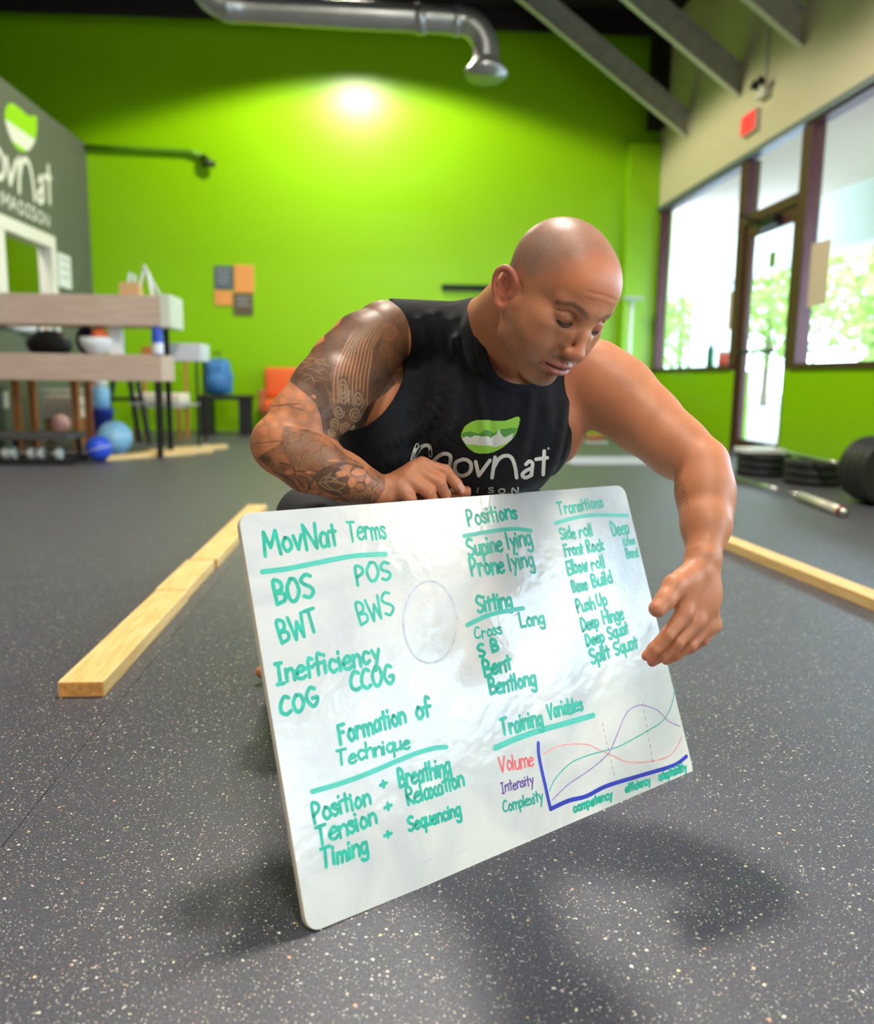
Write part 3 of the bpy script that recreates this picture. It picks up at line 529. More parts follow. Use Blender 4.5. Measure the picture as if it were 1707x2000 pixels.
G_ = {  # stroke letters, width; points in tenths (x, y), capitals 10 high, small letters 6 high
'A': '7;0,0 3,10 7,0|1,4 6,4', 'B': '6;1,0 1,10 5,9 5,6 1,5 6,4 6,1 1,0', 'C': '6;6,9 3,10 0,6 0,2 3,0 6,1', 'D': '7;1,0 1,10 5,9 7,5 5,1 1,0', 'E': '6;6,10 1,10 1,0 6,0|1,5 5,5', 'F': '6;6,10 1,10 1,0|1,6 5,6',
'G': '7;6,9 3,10 0,5 3,0 6,1 7,4 4,4', 'H': '7;0,0 0,10|7,0 7,10|0,5 7,5', 'I': '4;0,10 4,10|2,10 2,0|0,0 4,0', 'J': '5;5,10 5,2 3,0 0,2', 'K': '6;0,0 0,10|6,10 0,4 6,0', 'L': '5;0,10 0,0 5,0', 'M': '9;0,0 1,10 4,3 8,10 9,0', 'N': '7;0,0 0,10 6,0 7,10',
'O': '7;3,10 0,6 1,1 4,0 7,4 6,9 3,10', 'P': '6;1,0 1,10 5,9 5,6 1,4', 'Q': '7;3,10 0,6 1,1 4,0 7,4 6,9 3,10|4,3 7,0', 'R': '6;1,0 1,10 5,9 5,6 1,5 6,0', 'S': '6;6,9 3,10 0,8 1,6 5,4 6,2 3,0 0,1', 'T': '7;0,10 7,10|3,10 3,0', 'U': '6;0,10 0,3 3,0 6,3 6,10',
'V': '7;0,10 3,0 7,10', 'W': '9;0,10 2,0 5,7 7,0 9,10', 'X': '6;0,0 6,10|0,10 6,0', 'Y': '6;0,10 3,5 6,10|3,5 3,0',
'a': '5;5,5 2,6 0,3 1,0 4,1 5,5 5,0', 'b': '5;0,10 0,0|0,4 3,6 5,3 3,0 0,1', 'c': '5;5,5 2,6 0,3 2,0 5,1', 'd': '5;5,10 5,0|5,4 2,6 0,3 2,0 5,1', 'e': '5;0,3 5,4 3,6 0,4 0,1 3,0 5,1', 'f': '4;4,9 2,10 1,8 1,0|-1,5 4,5', 'g': '5;5,5 2,6 0,3 2,0 5,2|5,6 5,-3 2,-4 0,-3',
'h': '5;0,10 0,0|0,4 3,6 5,4 5,0', 'i': '1;0,6 0,0|0,8.5 0,9', 'j': '3;2,6 2,-3 0,-4', 'k': '4;0,10 0,0|4,6 0,3 4,0', 'l': '1;0,10 0,0', 'm': '8;0,0 0,6|0,4 2,6 4,4 4,0|4,4 6,6 8,4 8,0', 'n': '5;0,0 0,6|0,4 3,6 5,4 5,0', 'o': '5;2,6 0,3 2,0 5,2 4,5 2,6',
'p': '5;0,6 0,-4|0,5 3,6 5,3 3,0 0,1', 'q': '5;5,5 2,6 0,3 2,0 5,2|5,6 5,-4', 'r': '4;0,6 0,0|0,3 2,6 4,5', 's': '4;4,5 2,6 0,5 4,2 2,0 0,1', 't': '4;2,9 2,0|-1,6 4,6', 'u': '5;0,6 0,1 2,0 5,2|5,6 5,0', 'v': '5;0,6 2,0 5,6', 'w': '7;0,6 2,0 4,5 5,0 7,6',
'x': '5;0,0 5,6|0,6 5,0', 'y': '5;0,6 3,1|5,6 1,-4', 'z': '5;0,6 5,6 0,0 5,0', '+': '6;3,7 3,1|0,4 6,4'}
CURVY = set('BCDGJOPQRSUabcdeghmnopqrsu')
def glyph(ch):
    w, s = G_[ch].split(';'); return float(w), [[tuple(map(float, p.split(','))) for p in st.split()] for st in s.split('|')]
rgw = random.Random(3)
def word_strokes(txt):
    x = 0; out = []
    for ch in txt:
        if ch == ' ': x += 4; continue
        w, st = glyph(ch); jy = rgw.uniform(-.5, .5); sc = rgw.uniform(.93, 1.07)
        for s in st:
            pts = [(x+a*sc+rgw.uniform(-.18, .18)+b*.06, b*sc+jy+rgw.uniform(-.18, .18)) for a, b in s]
            if ch in CURVY and len(pts) > 2: pts = catmull(pts, 5)
            out.append(pts)
        x += w+(2.2 if ch.isupper() else 1.9)
    return out, x-2
def ink(col, rough=.35):
    m = mat('marker_ink_%s' % {(0, 178, 152): 'teal'}.get(col, 'other'), col, rough, noise=.18, nscale=60); return m
TEAL = ink((0, 174, 148)); TEAL2 = mat('marker_ink_light_teal', (62, 190, 170), .35, noise=.12, nscale=30, stretch=(1, 20, 1)); REDI = ink((228, 84, 92)); PURP = ink((104, 62, 150)); BLUEI = ink((22, 34, 176)); PALEP = ink((160, 130, 186)); PALER = ink((236, 150, 152)); PALET = ink((70, 178, 168)); DASH = ink((120, 118, 118)); SMUDGE = ink((192, 196, 206)); TEALD = ink((14, 158, 140))
lay = [0]
def strokes_obj(name, strokes, w, m):
    """strokes: lists of (u, v) on the board, joined into one ink part"""
    V = []; Fc = []; lay[0] += 1; z = .00012+.000004*lay[0]
    strokes = [q_ for s in strokes for q_ in split_sharp(s)]
    for i, s in enumerate(strokes):
        v, f = ribbon2d(s, w); o = len(V)
        V += [(a[0], a[1], z+.000012*i) for a in v]; Fc += [tuple(o+k for k in q_) for q_ in f]
    me = bpy.data.meshes.new(name); me.from_pydata(V, [], Fc); return obj(name, me, m, board)
def write(txt, b0, b1, hpx, w=.0052, m=None):
    st, W = word_strokes(txt); p0 = buv(*b0); p1 = buv(*b1); pt = buv(b0[0]-hpx*.09, b0[1]-hpx); h = np.linalg.norm(pt-p0); w = w*1.12
    d = (p1-p0)/W; n = np.array([-d[1], d[0]]); n /= np.linalg.norm(n)
    strokes_obj('handwritten_word', [[p0+d*a+n*h*b/10 for a, b in s] for s in st], w, m or TEAL)
def line(name, pts, w, m, n=6): strokes_obj(name, [catmull([buv(*p) for p in pts], n)], w, m)
for a in [('MovNat', (518, 1085), (660, 1064), 47, .0058), ('Terms', (683, 1058), (754, 1050), 40, .0042), ('BOS', (538, 1180), (614, 1164), 47, .0062), ('POS', (696, 1142), (765, 1130), 36, .0055), ('BWT', (549, 1258), (625, 1230), 46, .0056), ('BWS', (702, 1220), (770, 1196), 43, .0048),
          ('Inefficiency', (542, 1336), (742, 1292), 42, .0058), ('COG', (552, 1398), (622, 1376), 34, .006), ('CCOG', (688, 1350), (770, 1334), 36, .006), ('Formation', (663, 1452), (793, 1412), 38, .0056), ('of', (815, 1404), (842, 1396), 36, .006), ('Technique', (660, 1496), (800, 1460), 28, .0044),
          ('Position', (612, 1610), (724, 1568), 36, .005), ('+', (744, 1541), (756, 1537), 22, .005), ('Breathing', (780, 1540), (880, 1510), 36, .0052), ('Tension', (622, 1652), (735, 1606), 36, .005), ('+', (753, 1586), (766, 1580), 22, .005), ('Relaxation', (796, 1574), (906, 1534), 32, .0048),
          ('Timing', (630, 1695), (718, 1666), 36, .0052), ('+', (752, 1640), (766, 1634), 20, .005), ('Sequencing', (799, 1624), (899, 1592), 27, .0048), ('Positions', (914, 1026), (1010, 1012), 30, .005), ('Supine', (916, 1086), (981, 1075), 32, .0055), ('lying', (994, 1072), (1038, 1062), 30, .0052),
          ('Prone', (921, 1126), (985, 1116), 34, .0056), ('lying', (997, 1113), (1043, 1104), 32, .005), ('Sitting', (934, 1196), (1000, 1184), 30, .0056), ('Long', (1018, 1225), (1063, 1216), 25, .0052), ('Cross', (929, 1248), (980, 1238), 22, .0036), ('S', (937, 1285), (948, 1282), 24, .0055), ('B', (960, 1274), (973, 1271), 24, .006),
          ('Bent', (946, 1322), (1000, 1306), 30, .006), ('Bentlong', (957, 1357), (1046, 1336), 30, .0058), ('Transitions', (1092, 1005), (1178, 989), 22, .0046), ('Side', (1096, 1054), (1124, 1050), 22, .005), ('roll', (1133, 1049), (1158, 1045), 24, .0048), ('Deep', (1197, 1048), (1230, 1042), 26, .005), ('Knee', (1219, 1066), (1241, 1062), 15, .004), ('Bend', (1224, 1090), (1247, 1086), 17, .0046),
          ('Front', (1104, 1088), (1140, 1081), 22, .005), ('Rock', (1148, 1080), (1180, 1073), 22, .0052), ('Elbow', (1109, 1122), (1148, 1114), 24, .0054), ('roll', (1157, 1113), (1182, 1107), 24, .0048), ('Base', (1119, 1157), (1148, 1150), 22, .0056), ('Build', (1158, 1148), (1196, 1137), 24, .0056), ('Push', (1128, 1197), (1162, 1188), 24, .0052), ('Up', (1168, 1184), (1186, 1180), 24, .0052),
          ('Deep', (1137, 1232), (1170, 1223), 22, .0056), ('Hinge', (1180, 1218), (1218, 1208), 24, .0054), ('Deep', (1146, 1262), (1180, 1252), 22, .0056), ('Squat', (1190, 1248), (1228, 1236), 22, .0054), ('Split', (1156, 1296), (1192, 1283), 26, .0056), ('Squat', (1203, 1280), (1246, 1264), 24, .0054),
          ('Training', (981, 1436), (1060, 1414), 32, .0056), ('Variables', (1072, 1404), (1138, 1386), 28, .005)]: write(*a)
write('Volume', (977, 1510), (1042, 1494), 30, .0032, REDI); write('Intensity', (980, 1549), (1042, 1531), 20, .0026, PURP); write('Complexity', (984, 1586), (1060, 1564), 22, .0032, TEALD)
write('competency', (1121, 1586), (1196, 1558), 16, .0044); write('efficiency', (1223, 1548), (1270, 1530), 15, .0044); write('adaptability', (1288, 1524), (1341, 1504), 15, .0042)
for pts, w in [([(512, 1117), (560, 1111), (620, 1099), (690, 1086), (753, 1082)], .0085), ([(610, 1546), (665, 1530), (720, 1510), (800, 1476), (845, 1462), (872, 1459)], .008), ([(906, 1047), (950, 1039), (1000, 1033), (1037, 1036)], .008), ([(912, 1221), (950, 1203), (985, 1194), (1022, 1188)], .0085),
               ([(1085, 1022), (1120, 1012), (1160, 1006), (1226, 1007)], .008), ([(967, 1461), (1005, 1444), (1050, 1428), (1100, 1414), (1159, 1397)], .0105)]: line('underline', pts, w, TEAL2)
line('volume_curve', [(1061, 1473), (1095, 1456), (1145, 1454), (1173, 1466), (1195, 1475), (1220, 1487), (1255, 1489), (1300, 1480), (1320, 1462), (1332, 1437)], .0024, PALER)
line('complexity_curve', [(1073, 1545), (1085, 1520), (1115, 1490), (1150, 1475), (1190, 1464), (1215, 1455), (1260, 1430), (1295, 1407), (1312, 1375), (1317, 1345)], .0024, PALET)
line('intensity_curve', [(1078, 1563), (1110, 1532), (1150, 1505), (1180, 1480), (1192, 1465), (1205, 1435), (1222, 1395), (1240, 1380), (1258, 1378), (1285, 1388), (1305, 1408), (1328, 1419)], .0024, PALEP)
line('graph_axis', [(1051, 1451), (1053, 1480), (1066, 1540), (1075, 1580)], .0072, BLUEI); line('graph_axis', [(1075, 1580), (1110, 1564), (1145, 1555), (1185, 1535), (1250, 1515), (1315, 1495), (1341, 1477)], .0078, BLUEI)
for (a, b) in (((1176, 1412), (1201, 1520)), ((1255, 1372), (1276, 1496))):
    a, b = buv(*a), buv(*b); n = 9; strokes_obj('dashed_line', [[a+(b-a)*k/n, a+(b-a)*(k+.5)/n] for k in range(n)], .0013, DASH)
oval = [(840+52*math.cos(t_), 1215+80*math.sin(t_)) for t_ in np.linspace(.2, 6.2, 22)]
for pts, w in ((catmull([buv(*p) for p in oval], 3), .004), ([buv(656, 1237), buv(670, 1255)], .002), ([buv(848, 1240), buv(844, 1250)], .002), ([buv(820, 1690), buv(850, 1672), buv(862, 1676)], .0012), ([buv(884, 1668), buv(915, 1655)], .0012),): strokes_obj('smudge', [pts], w, SMUDGE)
# ------------------------------------------------------------------ the person
# frame of the figure: x right, y up, z towards the viewer's side; measured in metres from the lens
def C(px, py, z): return np.array([(px-W_/2)*z/F, (H_/2-py)*z/F, -z])
BASIS = np.stack([rt, up, -fw], 1)                        # figure frame -> world
def toW(p): return CAM+np.asarray(p)@BASIS.T
def fromW(p): return (np.asarray(p, float)-CAM)@BASIS
HR = np.array([[0.816281, 0.44948214, 0.36283761], [-0.06928912, 0.69977348, -0.71099655], [-0.57348438, 0.55523228, 0.60235602]])
HS, HT = 1.05, np.array([.183, .341, -1.363])
def hd(x, y, z): return HT+HR@(np.array([x, y, z])*HS/1000)
class Fld:
    def __init__(s): s.ops = []
    def add(s, fn, lo, hi, k, mode='u'): s.ops.append((fn, np.asarray(lo), np.asarray(hi), k, mode)); return s
    def ell(s, c, r, k=.01, mode='u', A=None):
        c = np.asarray(c, np.float32); r = np.asarray(r, np.float32); A = np.eye(3, dtype=np.float32) if A is None else np.asarray(A, np.float32)
        ext = np.sqrt(((A*r)**2).sum(1))
        def fn(X, Y, Z):
            q = [(X-c[0])*A[0, i]+(Y-c[1])*A[1, i]+(Z-c[2])*A[2, i] for i in range(3)]
            k0 = np.sqrt(sum((q[i]/r[i])**2 for i in range(3))); k1 = np.sqrt(sum((q[i]/r[i]**2)**2 for i in range(3)))+1e-6
            return k0*(k0-1)/k1
        return s.add(fn, c-ext, c+ext, k, mode)
    def cap(s, a, b, ra, rb=None, k=.01, mode='u', flat=None):
        a = np.asarray(a, np.float32); b = np.asarray(b, np.float32); rb = ra if rb is None else rb; ab = b-a; L2 = float(ab@ab)+1e-12
        def fn(X, Y, Z):
            x, y, z = X-a[0], Y-a[1], Z-a[2]
            t = np.clip((x*ab[0]+y*ab[1]+z*ab[2])/L2, 0, 1)
            x, y, z = x-t*ab[0], y-t*ab[1], z-t*ab[2]
            if flat is not None:                       # squash along one direction
                n, f = flat; e = (x*n[0]+y*n[1]+z*n[2])*(1/f-1); x, y, z = x+e*n[0], y+e*n[1], z+e*n[2]
            d = np.sqrt(x*x+y*y+z*z)-(ra+(rb-ra)*t)
            return d*(flat[1]**.5 if flat is not None else 1)
        m = max(ra, rb); return s.add(fn, np.minimum(a, b)-m, np.maximum(a, b)+m, k, mode)
    def chain(s, pts, rs, k=.01, mode='u', flat=None, k0=None):
        for i in range(len(pts)-1): s.cap(pts[i], pts[i+1], rs[i], rs[i+1], (k0 if (i == 0 and k0) else k), mode, flat)
        return s
    def ridge(s, pts, amp, w, zs=1.):
        pts = [np.asarray(p, np.float32) for p in catmull(pts, 4)]; P_ = np.array(pts)
        def fn(X, Y, Z):
            best = None
            for a, b in zip(pts, pts[1:]):
                ab = b-a; t = np.clip(((X-a[0])*ab[0]+(Y-a[1])*ab[1]+(Z-a[2])*ab[2])/float(ab@ab+1e-12), 0, 1)
                d = (X-a[0]-t*ab[0])**2+(Y-a[1]-t*ab[1])**2+zs*(Z-a[2]-t*ab[2])**2
                best = d if best is None else np.minimum(best, d)
            return amp*np.exp(-best/(w*w))
        e_ = np.array([2.2*w, 2.2*w, 2.2*w/zs**.5]); return s.add(fn, P_.min(0)-e_, P_.max(0)+e_, 0, 'r')
    def grid(s, lo, hi, h):
        lo, hi = np.asarray(lo, float), np.asarray(hi, float); n = np.ceil((hi-lo)/h).astype(int)+1
        V = np.full(n, .05, np.float32); ax = [(lo[i]+h*np.arange(n[i])).astype(np.float32) for i in range(3)]
        for fn, a, b, k, mode in s.ops:
            m = max(k, .02 if mode == 'u' else k)+2*h
            i0 = np.maximum(0, np.floor((a-m-lo)/h).astype(int)); i1 = np.minimum(n, np.ceil((b+m-lo)/h).astype(int)+1)
            if (i1 <= i0).any(): continue
            sl = tuple(slice(p, q_) for p, q_ in zip(i0, i1))
            X = ax[0][sl[0]][:, None, None]; Y = ax[1][sl[1]][None, :, None]; Z = ax[2][sl[2]][None, None, :]
            d = fn(X, Y, Z); cur = V[sl]
            if mode == 'r': V[sl] = cur-d; continue
            if mode == 's': d = -d; hh = np.maximum(k-np.abs(cur-d), 0)/max(k, 1e-6); V[sl] = np.maximum(cur, d)+hh*hh*k*.25
            else: hh = np.maximum(k-np.abs(cur-d), 0)/max(k, 1e-6); V[sl] = np.minimum(cur, d)-hh*hh*k*.25
        return V, lo, h
def nets(V, lo, h):
    I = V < 0; nx, ny, nz = V.shape
    c = np.zeros((nx-1, ny-1, nz-1), np.uint8)
    for dx in (0, 1):
        for dy in (0, 1):
            for dz in (0, 1): c += I[dx:nx-1+dx, dy:ny-1+dy, dz:nz-1+dz]
    act = np.argwhere((c > 0) & (c < 8)); idx = -np.ones(c.shape, np.int32); idx[tuple(act.T)] = np.arange(len(act))
    acc = np.zeros((len(act), 3)); cnt = np.zeros(len(act))
    co = [(a, b, d) for a in (0, 1) for b in (0, 1) for d in (0, 1)]
    for p in co:
        for axn in range(3):
            if p[axn]: continue
            q_ = list(p); q_[axn] = 1
            va = V[act[:, 0]+p[0], act[:, 1]+p[1], act[:, 2]+p[2]]; vb = V[act[:, 0]+q_[0], act[:, 1]+q_[1], act[:, 2]+q_[2]]
            m = (va < 0) != (vb < 0); t = np.where(m, va/(va-vb+1e-20), 0)
            pos = np.tile(np.array(p, float), (len(act), 1)); pos[:, axn] += t
            acc[m] += pos[m]; cnt[m] += 1
    verts = lo+(act+acc/np.maximum(cnt, 1)[:, None])*h; F_ = []
    for axn in range(3):
        a1, a2 = [(1, 2), (2, 0), (0, 1)][axn]
        s0 = [slice(None)]*3; s1 = [slice(None)]*3; s0[axn] = slice(0, -1); s1[axn] = slice(1, None)
        A = I[tuple(s0)]; B = I[tuple(s1)]; e = np.argwhere(A != B)
        ok = (e[:, a1] > 0) & (e[:, a2] > 0) & (e[:, a1] < c.shape[a1]) & (e[:, a2] < c.shape[a2]); e = e[ok]
        def at_(d1, d2):
            q_ = e.copy(); q_[:, a1] -= d1; q_[:, a2] -= d2; return idx[tuple(q_.T)]
        quad = np.stack([at_(1, 1), at_(0, 1), at_(0, 0), at_(1, 0)], 1); ins = A[tuple(e.T)]
        quad[~ins] = quad[~ins][:, ::-1]; F_.append(quad)
    F_ = np.concatenate(F_); F_ = F_[(F_ >= 0).all(1)]
    return verts, F_
def mesh_np(name, v, f):
    me = bpy.data.meshes.new(name); me.vertices.add(len(v)); me.vertices.foreach_set('co', np.ascontiguousarray(v, np.float32).ravel())
    me.loops.add(f.size); me.loops.foreach_set('vertex_index', f.astype(np.int32).ravel()); me.polygons.add(len(f))
    me.polygons.foreach_set('loop_start', np.arange(0, f.size, 4, dtype=np.int32)); me.polygons.foreach_set('loop_total', np.full(len(f), 4, np.int32))
    me.update(calc_edges=True); me.polygons.foreach_set('use_smooth', np.ones(len(f), bool)); return me
# ---- skin field
B = Fld(); rA = HR
def he(x, y, z, a, b, c, k=.01, mode='u', tilt=None):
    A = HR if tilt is None else HR@np.array(Matrix.Rotation(R(tilt[0]), 3, tilt[1]))
    B.ell(hd(x, y, z), np.array([a, b, c])*HS/1000, k, mode, A)
def hc(p, q_, ra, rb=None, k=.008, mode='u'): B.cap(hd(*p), hd(*q_), ra*HS/1000, (ra if rb is None else rb)*HS/1000, k, mode)
# torso, shoulders
B.ell(C(945, 792, 1.69), (.185, .14, .115), .03); B.ell(C(900, 930, 1.82), (.155, .16, .11), .04); B.ell(C(868, 1050, 1.99), (.17, .13, .14), .04)
B.cap(C(950, 655, 1.64), C(752, 640, 1.62), .056, .05, .04); B.cap(C(965, 665, 1.66), C(1165, 722, 1.66), .056, .05, .04)
B.ell(C(755, 812, 1.67), (.066, .11, .085), .03); B.ell(C(1095, 800, 1.69), (.055, .11, .08), .03)
# neck
B.cap(hd(0, 0, -28), C(955, 668, 1.63), .062, .075, .03); B.cap(hd(-48, -35, -5), C(1000, 715, 1.57), .016, .014, .02); B.cap(hd(48, -35, 0), C(1040, 735, 1.58), .016, .014, .02)
B.cap(hd(0, -8, -50), C(958, 640, 1.66), .05, .055, .03)
# right arm (viewer's left), bent, hand on the board's upper edge
B.cap(C(745, 655, 1.60), C(712, 680, 1.585), .06, .067, .02)
B.chain([C(712, 680, 1.585), C(680, 720, 1.565), C(643, 766, 1.535), C(596, 820, 1.50), C(557, 866, 1.47)], [.067, .072, .070, .062, .052], .012)
B.ell(C(655, 772, 1.50), (.045, .06, .045), .03)
B.chain([C(556, 872, 1.47), C(606, 902, 1.49), C(672, 932, 1.515), C(748, 961, 1.542)], [.053, .054, .043, .028], .015)
B.ell(C(604, 880, 1.475), (.055, .036, .04), .02, A=np.array(Matrix.Rotation(R(-26), 3, 'Z')))
B.ell(C(528, 862, 1.475), (.03, .035, .03), .02)
def finger(pts, rs, k=.004, k0=.01): B.chain([C(*p) for p in pts], rs, k, k0=k0)
WR = C(750, 962, 1.545)
for mcp, r in (((824, 908, 1.562), .0135), ((808, 918, 1.55), .0138), ((795, 934, 1.538), .0132), ((782, 953, 1.532), .0125)):
    B.cap(WR, C(*mcp), .021, r, .014)
B.ell(C(790, 948, 1.556), (.033, .025, .018), .014, A=np.array(Matrix.Rotation(R(30), 3, 'Z')))
finger([(824, 908, 1.562), (869, 921, 1.562), (891, 945, 1.578), (903, 959, 1.588)], [.0138, .0128, .0108, .0092])
finger([(808, 918, 1.55), (857, 942, 1.548), (869, 966, 1.572), (862, 988, 1.60)], [.014, .013, .0112, .0095])
finger([(795, 934, 1.538), (836, 960, 1.541), (848, 982, 1.568), (840, 998, 1.595)], [.0134, .0128, .0108, .009])
finger([(782, 953, 1.532), (800, 973, 1.532), (812, 992, 1.556), (806, 1004, 1.58)], [.0126, .0118, .0098, .0085])
finger([(768, 985, 1.565), (845, 985, 1.612), (890, 972, 1.61), (911, 960, 1.608)], [.018, .0145, .0125, .0105], .006)
# left arm (viewer's right), reaching round to the board's front
B.chain([C(1160, 742, 1.66), C(1205, 772, 1.645), C(1262, 822, 1.61), C(1320, 872, 1.57), C(1368, 906, 1.53)], [.074, .072, .062, .054, .047], .03)
B.chain([C(1370, 908, 1.53), C(1375, 960, 1.50), C(1379, 1025, 1.46), C(1373, 1088, 1.42)], [.047, .047, .041, .028], .018)
B.ell(C(1384, 975, 1.50), (.038, .08, .038), .03)
WL = C(1373, 1092, 1.42)
for mcp, r in (((1337, 1196, 1.378), .0135), ((1360, 1211, 1.395), .014), ((1379, 1221, 1.416), .0135), ((1393, 1221, 1.436), .0125)):
    B.cap(WL, C(*mcp), .022, r, .015)
B.ell(C(1368, 1160, 1.408), (.036, .045, .022), .015)
finger([(1337, 1196, 1.378), (1304, 1239, 1.362), (1278, 1266, 1.366), (1263, 1281, 1.37)], [.0138, .0115, .0102, .0085])
finger([(1360, 1211, 1.395), (1322, 1254, 1.38), (1293, 1279, 1.385), (1274, 1292, 1.39)], [.0142, .012, .0105, .0088])
finger([(1379, 1221, 1.416), (1348, 1258, 1.403), (1319, 1279, 1.408), (1301, 1289, 1.412)], [.0136, .0115, .010, .0085])
finger([(1393, 1221, 1.436), (1372, 1249, 1.43), (1351, 1264, 1.433), (1337, 1272, 1.437)], [.0125, .0105, .009, .008])
finger([(1358, 1115, 1.40), (1317, 1144, 1.368), (1300, 1171, 1.352), (1284, 1189, 1.342)], [.021, .0185, .0158, .0142], .006, .016)
B.ell(C(1334, 1150, 1.385), (.022, .032, .018), .014, A=np.array(Matrix.Rotation(R(-35), 3, 'Z')))
# legs in a deep squat
KL, KR = C(612, 1018, 1.90), C(1110, 1050, 1.93)
for hip, knee, ank, ball, toe in ((C(800, 1060, 2.02), KL, C(575, 1235, 2.27), C(548, 1298, 2.22), C(511, 1312, 2.19)), (C(940, 1065, 2.02), KR, C(1040, 1245, 2.26), C(1062, 1302, 2.17), C(1076, 1322, 2.1))):
    B.cap(hip, knee, .085, .062, .03); B.chain([knee, knee*.5+ank*.5, ank], [.055, .05, .033], .02)
    hb = ank+C(853.5, 1000, 0)+np.array([.0, -.045, -.05]); B.cap(ank, hb, .032, .028, .02); B.cap(hb, ball, .026, .026, .02); B.cap(ball, toe, .024, .017, .015); B.cap(ank, ball, .03, .024, .02)
# head
he(0, 47, -6, 76, 83, 96, .01); he(0, 58, 34, 63, 58, 60, .02); he(0, 0, 20, 66, 62, 66, .02)
he(0, -38, 36, 53, 50, 52, .02); hc((0, -78, 62), (0, -80, 70), 21, 19, .018)
for s in (-1, 1):
    hc((s*58, -12, 6), (s*50, -58, 14), 17, 15, .018); hc((s*50, -58, 14), (s*18, -84, 62), 14, 15, .02)
    he(s*43, 2, 62, 16, 13, 18, .024); he(s*32, -32, 66, 24, 26, 24, .018); he(s*47, -14, 48, 15, 30, 24, .024); he(s*15, 2, 87, 12, 19, 13, .016)
    hc((s*8, 44, 89), (s*44, 42, 70), 8.5, 8, .012)
he(0, 20, 74, 34, 34, 22, .018)
for s in (-1, 1): he(s*33, 23, 93, 17, 11, 13, .012, 's')
for s in (-1, 1): he(s*32, 23, 73.5, 16.5, 14, 14.5, .005); hc((s*20, 11, 80), (s*44, 14, 73), 4.5, 4, .006)
hc((0, 34, 90), (0, 12, 101), 5.6, 6.4, .01); hc((0, 12, 101), (0, -13, 114), 6.4, 8.8, .008); he(0, -16, 112.5, 10.5, 8.5, 10, .008)
for s in (-1, 1): he(s*11.5, -19, 102, 7, 7.5, 11, .009); he(s*6.5, -27, 107, 3.8, 4, 6, .003, 's')
he(0, -46, 84, 29, 21, 19, .014)
up_lip = [(-25, -50, 90), (-12, -44.5, 100.5), (-4, -42.5, 104), (0, -43.5, 104), (4, -42.5, 104), (12, -44.5, 100.5), (25, -50, 90)]
lo_lip = [(-23, -52, 90), (-10, -57, 100), (0, -58, 102), (10, -57, 100), (23, -52, 90)]
for a, b in zip(up_lip, up_lip[1:]): hc(a, b, 4.0, 4.0, .004)
for a, b in zip(lo_lip, lo_lip[1:]): hc(a, b, 5.0, 5.0, .004)
gap = [(-25, -51, 93), (-10, -50.3, 105), (0, -50.2, 108), (10, -50.3, 105), (25, -51, 93)]
for a, b in zip(gap, gap[1:]): hc(a, b, 2.1, 2.1, .0035, 's')
he(0, -68, 101, 15, 5, 9, .01, 's'); he(0, -82, 74, 17, 14, 16, .012)
for s in (-1, 1):                                          # lid creases and under-eye fold
    cr_ = [(s*19, 27, 86), (s*27, 33, 86.5), (s*37, 33, 83.5), (s*46, 27, 75)]
    for a, b in zip(cr_, cr_[1:]): hc(a, b, 1.6, 1.6, .003, 's')
    sl_ = [(s*19, 17, 86.5), (s*27, 12.5, 87.5), (s*36, 12.5, 85), (s*45, 17, 77)]
    for a, b in zip(sl_, sl_[1:]): hc(a, b, 1.5, 1.5, .002, 's')
for y in (66, 76): 
    w_ = [(-30, y-4, 93-(y-60)*.25), (0, y, 99-(y-60)*.3), (30, y-4, 93-(y-60)*.25)]
    B.ridge([hd(*p) for p in w_], -.0007, .0022)
for s in (-1, 1): B.ridge([hd(s*17, -18, 96), hd(s*28, -36, 88), hd(s*30, -50, 82)], -.0022, .006)
for s in (-1, 1):                                          # ears
    def e(y, z, o): return hd(s*(72+o-z*.42*-1*-1), y, z)
    rim = [(-4, 4, 3), (10, 6, 5), (22, 3, 8), (31, -8, 11), (31, -19, 13), (20, -27, 14), (4, -27, 13), (-12, -20, 11), (-22, -12, 8), (-30, -6, 6), (-28, 1, 3), (-16, 3, 2)]
    rr_ = [e(y*.87, z*.92-2, o) for y, z, o in rim]; rad = [3.2, 3.4, 3.8, 4.2, 4.2, 4.2, 3.9, 4, 4.6, 6.2, 5.2, 3.5]
    B.chain(catmull(rr_, 3), [float(np.interp(k/3, range(12), rad))*HS/1000 for k in range(34)], .003)
    B.ell(e(2, -12, 5), np.array([6, 25, 15.5])*HS/1000, .004, A=HR@np.array(Matrix.Rotation(R(s*-22), 3, 'Y')))
    B.ell(e(2, -9, 10.5), np.array([5.5, 13, 9])*HS/1000, .003, 's', A=HR@np.array(Matrix.Rotation(R(s*-22), 3, 'Y')))
    B.chain([e(24, -8, 10), e(18, -17, 12), (e(2, -19, 12)), e(-12, -12, 10)], [.0026]*4, .003)
    B.ell(e(-1, 1, 5), np.array([3.5, 6, 4])*HS/1000, .003)
regions = [  # lo, hi, step: fine grids where the figure shows detail, one coarse grid for the rest
    (np.array([.02, .16, -1.60]), np.array([.37, .53, -1.17]), .00145),
    (C(735, 1015, 1.64)*[1, 1, 1]+[0, 0, 0], C(925, 875, 1.49), .0011),
    (np.array([.33, -.27, -1.50]), np.array([.50, -.072, -1.31]), .0011),
    (np.array([-.345, -.05, -1.72]), np.array([-.005, .41, -1.37]), .0018),
    (np.array([.2, -.12, -1.80]), np.array([.56, .36, -1.40]), .0026),
    (np.array([-.6, -.62, -2.55]), np.array([.6, .45, -1.35]), .0062)]
regions[1] = (np.minimum(*regions[1][:2]), np.maximum(*regions[1][:2]), .0011)
allv = []; allf = []; reg = []; off = 0
